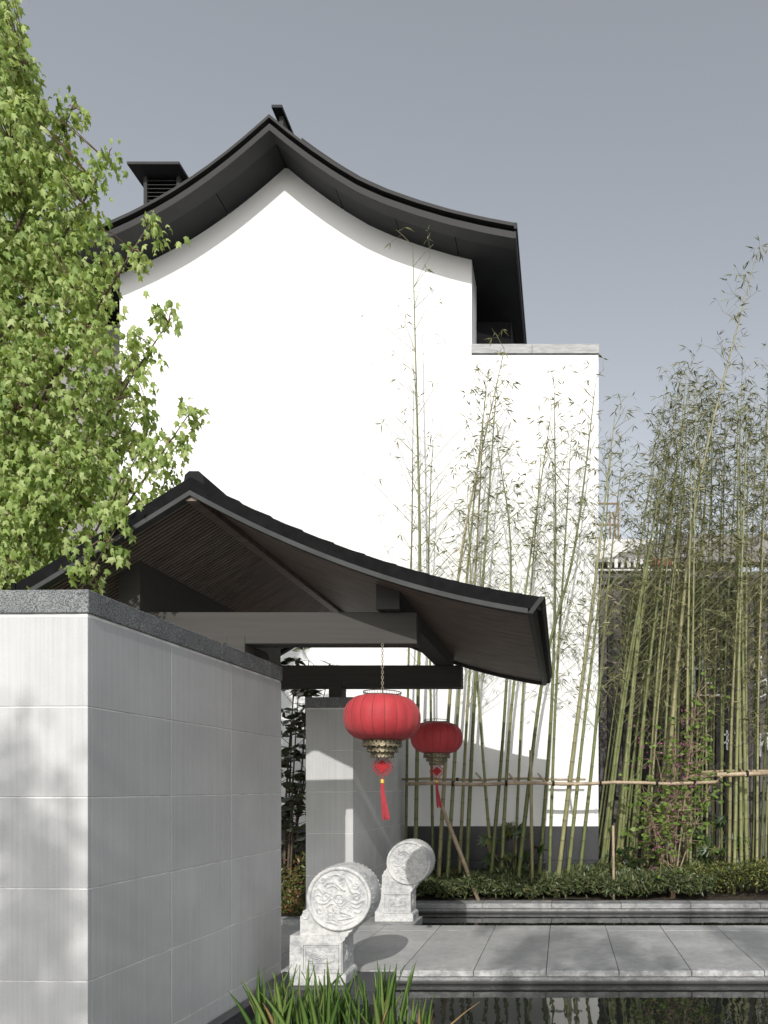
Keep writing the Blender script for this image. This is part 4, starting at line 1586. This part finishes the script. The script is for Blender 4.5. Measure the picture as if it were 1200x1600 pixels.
carpet('ground_cover', 'low narrow-leaved green ground cover along the kerb under bamboo', 'ground cover',
       lambda n: np.column_stack([nprng.uniform(-2.1, 2.0, n), 9.04 + 0.75 * nprng.uniform(0, 1, n) ** 1.1]), 26000, T_LANCE * np.array([1.9, 1, 1]), F_LANCE, (0.06, 0.115), M['hedge_leaf'],
       lambda x, y: 0.27 + lump(x, y, 0.045) + 0.10 * (y - 9.05) + 0.05 * max(0, x))
carpet('clipped_hedge', 'denser clipped hedge with yellowish tips at the far right', 'hedge',
       lambda n: np.column_stack([0.75 + 4.0 * nprng.uniform(0, 1, n) ** 0.9, 9.1 + 0.85 * nprng.uniform(0, 1, n)]), 26000, T_OVAL, F_OVAL, (0.03, 0.06), M['clip_leaf'],
       lambda x, y: (0.42 + lump(x, y, 0.02) + 0.05 * (y - 9.1)) * min(1, max(0.35, (x - 0.55) / 0.8)))
carpet('ground_cover', 'reddish green ground cover seen through the gate opening', 'ground cover',
       lambda n: np.column_stack([nprng.uniform(-4.6, -2.9, n), nprng.uniform(7.72, 8.9, n)]), 7000, T_OVAL, F_OVAL, (0.04, 0.075), M['red_leaf'],
       lambda x, y: 0.10 + 0.55 * min(1, max(0, (y - 7.7) / 0.75)) + lump(x, y, 0.04))


def bush(name, label, cat, base, stems, leaf_t, leaf_f, size, mat, n_leaf, spread, seed, stem_mat='shrub_stem', droop=0.0, kind_parts='leaf', face=(0, -0.6, 0.7), whorl=6, stem_r=0.012, group=None):
    """stems: list of end points (relative); leaves in whorls along the outer half of each stem"""
    rb = random.Random(seed)
    rs_ = np.random.RandomState(seed)
    root = thing(name, label, cat, base, 0, group)
    LP, LD = [], []
    for e in stems:
        e = Vector(e)
        mid = e * 0.5 + Vector((rb.uniform(-.06, .06), rb.uniform(-.06, .06), 0.05))
        pts, tot = qcurve([Vector((rb.uniform(-.04, .04), rb.uniform(-.04, .04), 0)), mid, e], 8)
        mb = MB()
        mb.tube(pts, [stem_r * (1 - 0.75 * i / 8) for i in range(9)], 5)
        st = mb.build('stem', M[stem_mat], root, smooth=True)
        tw = MB()
        for k in range(int(n_leaf / len(stems) / whorl)):
            u = (rb.random() ** 0.7 * 0.6 + 0.42) if k else 1.0
            p = pts[min(8, int(u * 8 + rb.random() * 0.6))]
            q = p + Vector((rb.gauss(0, 1), rb.gauss(0, 1), rb.gauss(0, 0.8))) * spread * 0.6
            tw.tube([p, q], [0.004, 0.002], 3, False)
            for w_ in range(whorl):
                a = 2 * math.pi * w_ / whorl + rb.random()
                LP.append(tuple(q))
                LD.append((math.cos(a), math.sin(a), rb.uniform(-0.5, 0.6) - droop))
        if tw.v:
            tag(tw.build('twigs', M[stem_mat], st), kind='stuff')
    LP, LD = np.array(LP), np.array(LD)
    nn = rs_.normal(size=LP.shape) * 0.5 + np.array(face)
    V = place(leaf_t, LP, frames(LD, nn), rs_.uniform(size[0], size[1], len(LP)))
    lo = np_mesh('foliage', V, len(leaf_t), leaf_f, mat, root, rs_.uniform(0, 1, len(LP)))
    tag(lo, kind='stuff')
    return root


rb_ = random.Random(3)
# magnolia-like evergreen inside the gate
bush('evergreen_shrub', 'tall dark glossy evergreen shrub seen through the gate opening', 'shrub', (-3.45, 8.45, 0.03),
     [(rb_.uniform(-0.7, 0.75), rb_.uniform(-0.3, 0.3), z) for z in (0.9, 1.2, 1.5, 1.8, 2.1, 2.4, 2.7, 2.95, 3.1, 2.9, 2.6, 2.2)], T_OVAL * np.array([1.15, 1, 1]), F_OVAL, (0.11, 0.18), M['magnolia'], 1100, 0.26, 8, stem_mat='bark', stem_r=0.02)
T_FAT = np.array([(0, 0, 0), (0.5, 0.0, -0.1), (0.26, 0.22, 0), (0.62, 0.45, -0.12), (0.22, 0.45, 0), (0.42, 0.85, -0.14), (0.1, 0.58, 0), (0, 1.05, -0.15),
                  (-0.1, 0.58, 0), (-0.42, 0.85, -0.14), (-0.22, 0.45, 0), (-0.62, 0.45, -0.12), (-0.26, 0.22, 0), (-0.5, 0, -0.1), (0, 0.3, 0.04)])
F_FAT = [(0, 1, 2, 14), (14, 2, 3, 4), (14, 4, 5, 6), (14, 6, 7, 8), (14, 8, 9, 10), (14, 10, 11, 12), (14, 12, 13, 0)]
bush('fatsia_plant', 'broad-leaved shrub with lobed leaves before the dark plinth', 'shrub', P(800, 1400, 9.55) * 1 - Vector((0, 0, P(800, 1400, 9.55).z)),
     [(-0.32, -0.1, 0.72), (0.18, -0.05, 0.8), (0.0, 0.05, 0.98), (0.33, -0.1, 0.62), (-0.1, -0.15, 0.6)], T_FAT, F_FAT, (0.13, 0.21), M['fatsia'], 75, 0.13, 5, whorl=5, droop=0.35)
p0 = P(1118, 1390, 10.0)
bush('fatsia_plant', 'broad-leaved shrub with lobed leaves among the right bamboo culms', 'shrub', (p0.x, p0.y, 0),
     [(-0.25, -0.1, 0.85), (0.15, -0.15, 1.05), (0.30, -0.05, 0.75), (-0.05, -0.2, 0.65), (0.25, -0.15, 0.45), (-0.25, -0.2, 0.45)], T_FAT, F_FAT, (0.13, 0.20), M['fatsia'], 90, 0.13, 6, whorl=5, droop=0.35)
p0 = P(965, 1390, 10.0)
bush('evergreen_shrub', 'low dark round-leaved shrub at the foot of the grove', 'shrub', (p0.x, p0.y, 0),
     [(-0.2, -0.1, 0.4), (0.2, -0.15, 0.65), (0.40, -0.05, 0.5), (0.05, -0.2, 0.7)], T_ROUND, F_ROUND, (0.06, 0.10), M['fatsia'], 160, 0.16, 9, whorl=5)
# redbud with pink blossom
p0 = P(1050, 1402, 9.32)
ends = [(-0.42, -0.1, 1.55), (-0.22, -0.15, 1.9), (0.02, -0.1, 2.2), (0.25, -0.1, 2.45), (0.42, 0.0, 2.05), (0.50, -0.1, 1.55), (-0.30, -0.2, 1.15), (0.12, -0.2, 1.6), (0.30, -0.2, 2.75), (-0.08, -0.15, 1.3)]
rbud = bush('redbud_shrub', 'light green redbud shrub with pink blossom at the grove edge', 'shrub', (p0.x, p0.y, 0), ends, T_ROUND, F_ROUND, (0.038, 0.070), M['redbud'], 1500, 0.27, 12, whorl=4, stem_r=0.014)
rs_ = np.random.RandomState(31)
fp = []
for (px, py, sx_, sy_, n_) in ((1050, 1250, 14, 45, 130), (1032, 1290, 16, 40, 90), (1070, 1180, 12, 40, 90), (1085, 1140, 14, 30, 50), (1010, 1160, 12, 25, 30)):
    for k in range(n_):
        q = P(px + rs_.normal() * sx_, py + rs_.normal() * sy_, 9.15 + rs_.uniform(-0.10, 0.15))
        fp.append(q - Vector((p0.x, p0.y, 0)))
fp = np.array([tuple(v) for v in fp])
V = place(T_ROUND, fp, frames(rs_.normal(size=fp.shape), rs_.normal(size=fp.shape) + np.array([0, -0.6, 0.3])), rs_.uniform(0.018, 0.036, len(fp)))
tag(np_mesh('blossom', V, len(T_ROUND), F_ROUND, M['flower'], rbud, rs_.uniform(0, 1, len(fp))), kind='stuff')

# irises in the foreground pool
def iris_clump(label, c, n, spread, seed, hmax):
    rb = random.Random(seed)
    root = thing('iris_clump', label, 'iris', c, 0, 'irises in the near pool')
    for k in range(n):
        a = rb.uniform(0, 6.28)
        q = math.sqrt(rb.random()) * spread
        b0 = Vector((q * math.cos(a), 0.6 * q * math.sin(a), -0.08))
        hgt = hmax * rb.uniform(0.62, 1.0)
        ln = Vector((rb.gauss(0, 0.16), rb.gauss(0, 0.13), 0))
        wd = rb.uniform(0.012, 0.020)
        yaw = rb.gauss(0, 0.6)
        sd = Vector((math.cos(yaw), math.sin(yaw), 0))
        nr = Vector((-math.sin(yaw), math.cos(yaw), 0))
        bend = rb.choice((0.2, 0.35, 0.5, 0.8))
        vs, fs = [], []
        S = 7
        for i in range(S + 1):
            u = i / S
            p = b0 + Vector((0, 0, 1)) * (hgt * (u - 0.10 * bend * u ** 3)) + ln * (hgt * (0.5 * u + bend * u * u))
            wv = wd * (1.0 if u < 0.45 else math.cos((u - 0.45) / 0.55 * math.pi / 2) ** 0.8)
            wv = max(wv, 0.0004)
            vs += [p - sd * wv, p + nr * (wd * 0.18), p + sd * wv, p - nr * (wd * 0.18)]
        for i in range(S):
            o_ = 4 * i
            for (a_, b_) in ((0, 1), (1, 2), (2, 3), (3, 0)):
                fs.append((o_ + a_, o_ + b_, o_ + 4 + b_, o_ + 4 + a_))
        mb = MB()
        mb.add(vs, fs)
        ob = mb.build('blade', M['iris'] if rb.random() > 0.07 else M['dry_leaf'], root, smooth=True)
    return root


for (lab, px, d, n, sp, sd, hm) in (('iris clump by the foot of the foreground wall, leftmost', 432, 4.05, 44, 0.15, 1, 0.70),
                                   ('iris clump in front of the near drum stone', 508, 4.00, 44, 0.14, 2, 0.75),
                                   ('tall iris clump right of the near drum stone', 586, 4.00, 46, 0.13, 3, 0.76),
                                   ('low iris clump farthest right in the pool', 650, 3.85, 22, 0.10, 4, 0.60)):
    p0 = P(px, 1600, d)
    iris_clump(lab, (p0.x, p0.y, -0.112), n, sp, sd, hm)


# ------------------------------------------------------------------ maple tree at the left
maple = thing('maple_tree', 'maple tree with fresh yellow-green leaves at the left edge', 'tree', (-5.6, 5.7, -0.4))
MO = Vector((-5.6, 5.7, -0.4))
mb = MB()
tr_pts, _ = qcurve([Vector((0, 0, 0)), Vector((0.05, 0.02, 1.8)), Vector((0.12, -0.05, 3.8)), Vector((0.35, -0.1, 6.0)), Vector((0.75, -0.1, 8.2))], 18)
mb.tube(tr_pts, [0.13 * (1 - i / 18) ** 0.8 + 0.008 for i in range(19)], 10)
mb.build('trunk', M['bark'], maple, smooth=True)
# limbs: ends given by where they reach in the picture, each at its own depth
limbs = [((135, 165), 5.6, 0.62), ((20, 20), 5.7, 0.72), ((55, 130), 5.4, 0.68), ((190, 245), 5.3, 0.56), ((100, 260), 5.9, 0.60), ((255, 345), 5.15, 0.45), ((150, 330), 5.6, 0.50),
         ((285, 498), 5.2, 0.36), ((200, 420), 5.7, 0.42), ((235, 560), 5.5, 0.34), ((120, 450), 5.2, 0.44), ((318, 640), 5.3, 0.26), ((240, 640), 5.6, 0.28), ((60, 560), 5.1, 0.38),
         ((285, 740), 5.45, 0.20), ((215, 800), 4.72, 0.18), ((150, 700), 5.0, 0.25), ((70, 760), 4.9, 0.24), ((110, 850), 5.2, 0.16), ((40, 880), 5.0, 0.14), ((20, 300), 5.3, 0.56), ((240, 700), 5.0, 0.22), ((180, 560), 5.0, 0.34), ((30, 680), 5.2, 0.28)]
branch_nodes = []
rmp = random.Random(17)
for ((px, py), d, q) in limbs:
    s = tr_pts[int(q * 18)]
    e = P(px - (22 if px > 120 else 8), py + 6, d) - MO
    mid = s + (e - s) * 0.5 + Vector((0, 0, -0.10 - 0.1 * rmp.random()))
    pts, tot = qcurve([s, mid, e], 16)
    mb = MB()
    mb.tube(pts, [0.026 * (1 - i / 16) + 0.0035 for i in range(17)], 6)
    lb = mb.build('limb', M['bark'], maple, smooth=True)
    for i in range(3, 17):
        branch_nodes.append((pts[i], (pts[i] - pts[i - 1]).normalized(), i / 16, lb))
# limbs on the side away from the view
for k in range(12):
    q = 0.28 + 0.055 * k
    s = tr_pts[int(q * 18)]
    e = s + Vector((-rmp.uniform(0.7, 1.5) * (1.15 - 0.75 * q), rmp.uniform(-0.9, 0.9), rmp.uniform(0.3, 0.8)))
    pts, tot = qcurve([s, s + (e - s) * 0.5 + Vector((0, 0, -0.1)), e], 10)
    mb = MB()
    mb.tube(pts, [0.024 * (1 - i / 10) + 0.0035 for i in range(11)], 6)
    lb = mb.build('limb', M['bark'], maple, smooth=True)
    for i in range(2, 11):
        branch_nodes.append((pts[i], (pts[i] - pts[i - 1]).normalized(), i / 16, lb))
BN = np.array([tuple(b[0]) for b in branch_nodes])
clusters = []
# clusters along the limbs
for (p, t, q, lb) in branch_nodes:
    for k in range(4 if q > 0.45 else 2):
        spread = 0.045 + 0.20 * (1 - q)
        clusters.append(p + Vector((rmp.gauss(0, spread), rmp.gauss(0, spread), rmp.gauss(0, spread) * 0.8)))
# the filled part of the crown
crown = [(-60, -10, 34), (60, -10, 42), (130, -30, 66), (190, -30, 108), (260, -30, 145), (330, -30, 172), (400, -30, 180), (470, -30, 185), (540, -30, 212), (610, -30, 255), (680, -30, 285), (740, -30, 285), (790, -30, 215), (840, -30, 120), (885, -30, 70)]
for k in range(1200):
    py = -40 + 925 * rmp.random() ** 0.82
    x1 = float(np.interp(py, [c[0] for c in crown], [c[2] for c in crown]))
    x1 *= 0.74 + 0.20 * math.sin(py * 0.075) + 0.10 * math.sin(py * 0.19 + 1)
    px = -60 + (x1 + 60) * rmp.random() ** 0.9
    dd = rmp.uniform(4.95, 6.6)
    c_ = P(px, py, dd) - MO
    if c_.z > 8.1:
        continue
    # clearings where the sky shows
    hole = math.sin(px * 0.055 + 1.3 * math.sin(py * 0.03)) + math.sin(py * 0.047 + px * 0.02 + 1.0)
    if hole < -0.60 and rmp.random() < 0.85:
        continue
    clusters.append(c_)
tw = MB()
LP, LD = [], []
for c_ in clusters:
    j = int(np.argmin(((BN - np.array(c_)) ** 2).sum(1)))
    b0 = branch_nodes[j][0]
    v = c_ - b0
    if v.length < 0.9:
        tw.tube([b0, b0 + v * 0.5 + Vector((0, 0, 0.03)), c_], [0.0055, 0.004, 0.002], 3, False)
    for k in range(rmp.randint(8, 15)):
        off = Vector((rmp.gauss(0, 0.045), rmp.gauss(0, 0.045), rmp.gauss(0, 0.055)))
        LP.append(tuple(c_ + off))
        LD.append((rmp.gauss(0, 0.45), rmp.gauss(-0.1, 0.45), -1.0 + rmp.gauss(0, 0.35)))
to = tag(tw.build('twigs', M['twig'], maple), kind='stuff')
LP, LD = np.array(LP), np.array(LD)
nn = nprng.normal(size=LP.shape) * 0.8 + np.array([0.1, -0.7, 0.5])
Rm = frames(LD, nn)
sizes = nprng.uniform(0.040, 0.082, len(LP))
# the 300 foremost leaves in view stand alone, the rest is one mass
wp = LP + np.array(MO)
ppx = VX + wp[:, 0] * FPX / wp[:, 1]
ppy = VY - (wp[:, 2] - H) * FPX / wp[:, 1]
score = sizes / wp[:, 1] * np.where((ppx > 3) & (ppx < 400) & (ppy > 3) & (ppy < 880), 1, 0) * np.where(wp[:, 1] < 5.35, 1.3, 1.0)
order = np.argsort(-score)
single = order[:300]
rest = order[300:]
V = place(T_MAPLE, LP[rest], Rm[rest], sizes[rest])
tag(np_mesh('foliage', V, len(T_MAPLE), F_MAPLE, M['maple'], maple, nprng.uniform(0, 1, len(rest))), kind='stuff')
me = bpy.data.meshes.new('leaf')
me.from_pydata([tuple(v) for v in T_MAPLE], [], F_MAPLE)
me.update()
me.materials.append(M['maple'])
for i in single:
    o = link('leaf', me, maple)
    Mx = Matrix([list(Rm[i][r]) + [0] for r in range(3)] + [[0, 0, 0, 1]])
    o.matrix_local = Matrix.Translation(Vector(LP[i])) @ Mx @ Matrix.Scale(float(sizes[i]), 4)

# ------------------------------------------------------------------ tree behind the viewpoint that dapples the wall and the path
sh = thing('shade_tree', 'tall leafy tree behind the viewpoint, known by its dappled shade', 'tree', (3.8, -8.0, 0))
rsh = random.Random(77)
mb = MB()
tp, _ = qcurve([Vector((0, 0, -0.0)), Vector((0.1, 0.05, 2.5)), Vector((0.0, 0.2, 5.5)), Vector((0.2, 0.2, 9.8))], 14)
mb.tube(tp, [0.17 * (1 - i / 14) ** 0.8 + 0.012 for i in range(15)], 10)
mb.build('trunk', M['bark'], sh, smooth=True)
TL = math.tan(SUN_EL)


def upsun(X, Y, Z, yb):
    """point on the sun ray through (X, Y, Z) at depth yb"""
    return Vector((X - SUN_DX * (Y - yb), yb, Z + TL * (Y - yb)))


targets = []
for (px, py, d, r) in ((20, 1190, 3.45, 0.10), (75, 1320, 3.45, 0.12), (25, 1400, 3.45, 0.12), (95, 1420, 3.45, 0.09), (20, 1480, 3.45, 0.14), (60, 1540, 3.45, 0.14), (110, 1560, 3.45, 0.12), (0, 1300, 3.45, 0.10), (40, 1600, 3.45, 0.15)):
    p = P(px, py, d)
    targets.append((p.x, p.y, p.z, r))
for (px, py, r) in ((800, 1503, 0.11), (838, 1478, 0.13), (880, 1464, 0.13), (908, 1490, 0.11), (962, 1478, 0.13), (988, 1500, 0.11), (935, 1512, 0.10), (1168, 1464, 0.14), (1198, 1490, 0.16), (1120, 1451, 0.08), (762, 1448, 0.08), (862, 1517, 0.10), (1045, 1510, 0.08), (1085, 1425, 0.15), (1190, 1425, 0.15), (1240, 1470, 0.2)):
    d = FPX * H / (py - VY)
    p = P(px, py, d)
    targets.append((p.x, p.y, 0.0, r))
LP, LD = [], []
tw = MB()
for (X, Y, Z, r) in targets:
    yb = -8.0 + rsh.uniform(-1.4, 1.4)
    c_ = upsun(X, Y, Z, yb) - Vector((3.8, -8.0, 0))
    s = tp[min(14, int(14 * min(0.95, max(0.35, (c_.z - 1.2) / 9.8))))]
    pts, _ = qcurve([s, s + (c_ - s) * 0.5 + Vector((0, 0, 0.1)), c_], 8)
    tw.tube(pts, [0.022 * (1 - i / 8) + 0.004 for i in range(9)], 4, False)
    for k in range(int((900 if Z < 0.01 and Y > 5 else 650) * r)):
        LP.append((c_.x + rsh.gauss(0, r * 0.75), c_.y + rsh.gauss(0, 0.30), c_.z + rsh.gauss(0, r * 0.55)))
        LD.append((rsh.gauss(0, 1), rsh.gauss(0, 1), rsh.gauss(-0.3, 0.6)))
tag(tw.build('limbs', M['bark'], sh), kind='stuff')
LP, LD = np.array(LP), np.array(LD)
V = place(T_MAPLE, LP, frames(LD, nprng.normal(size=LP.shape) + np.array([0, -0.4, 0.6])), nprng.uniform(0.07, 0.12, len(LP)))
tag(np_mesh('foliage', V, len(T_MAPLE), F_MAPLE, M['maple'], sh, nprng.uniform(0, 1, len(LP))), kind='stuff')
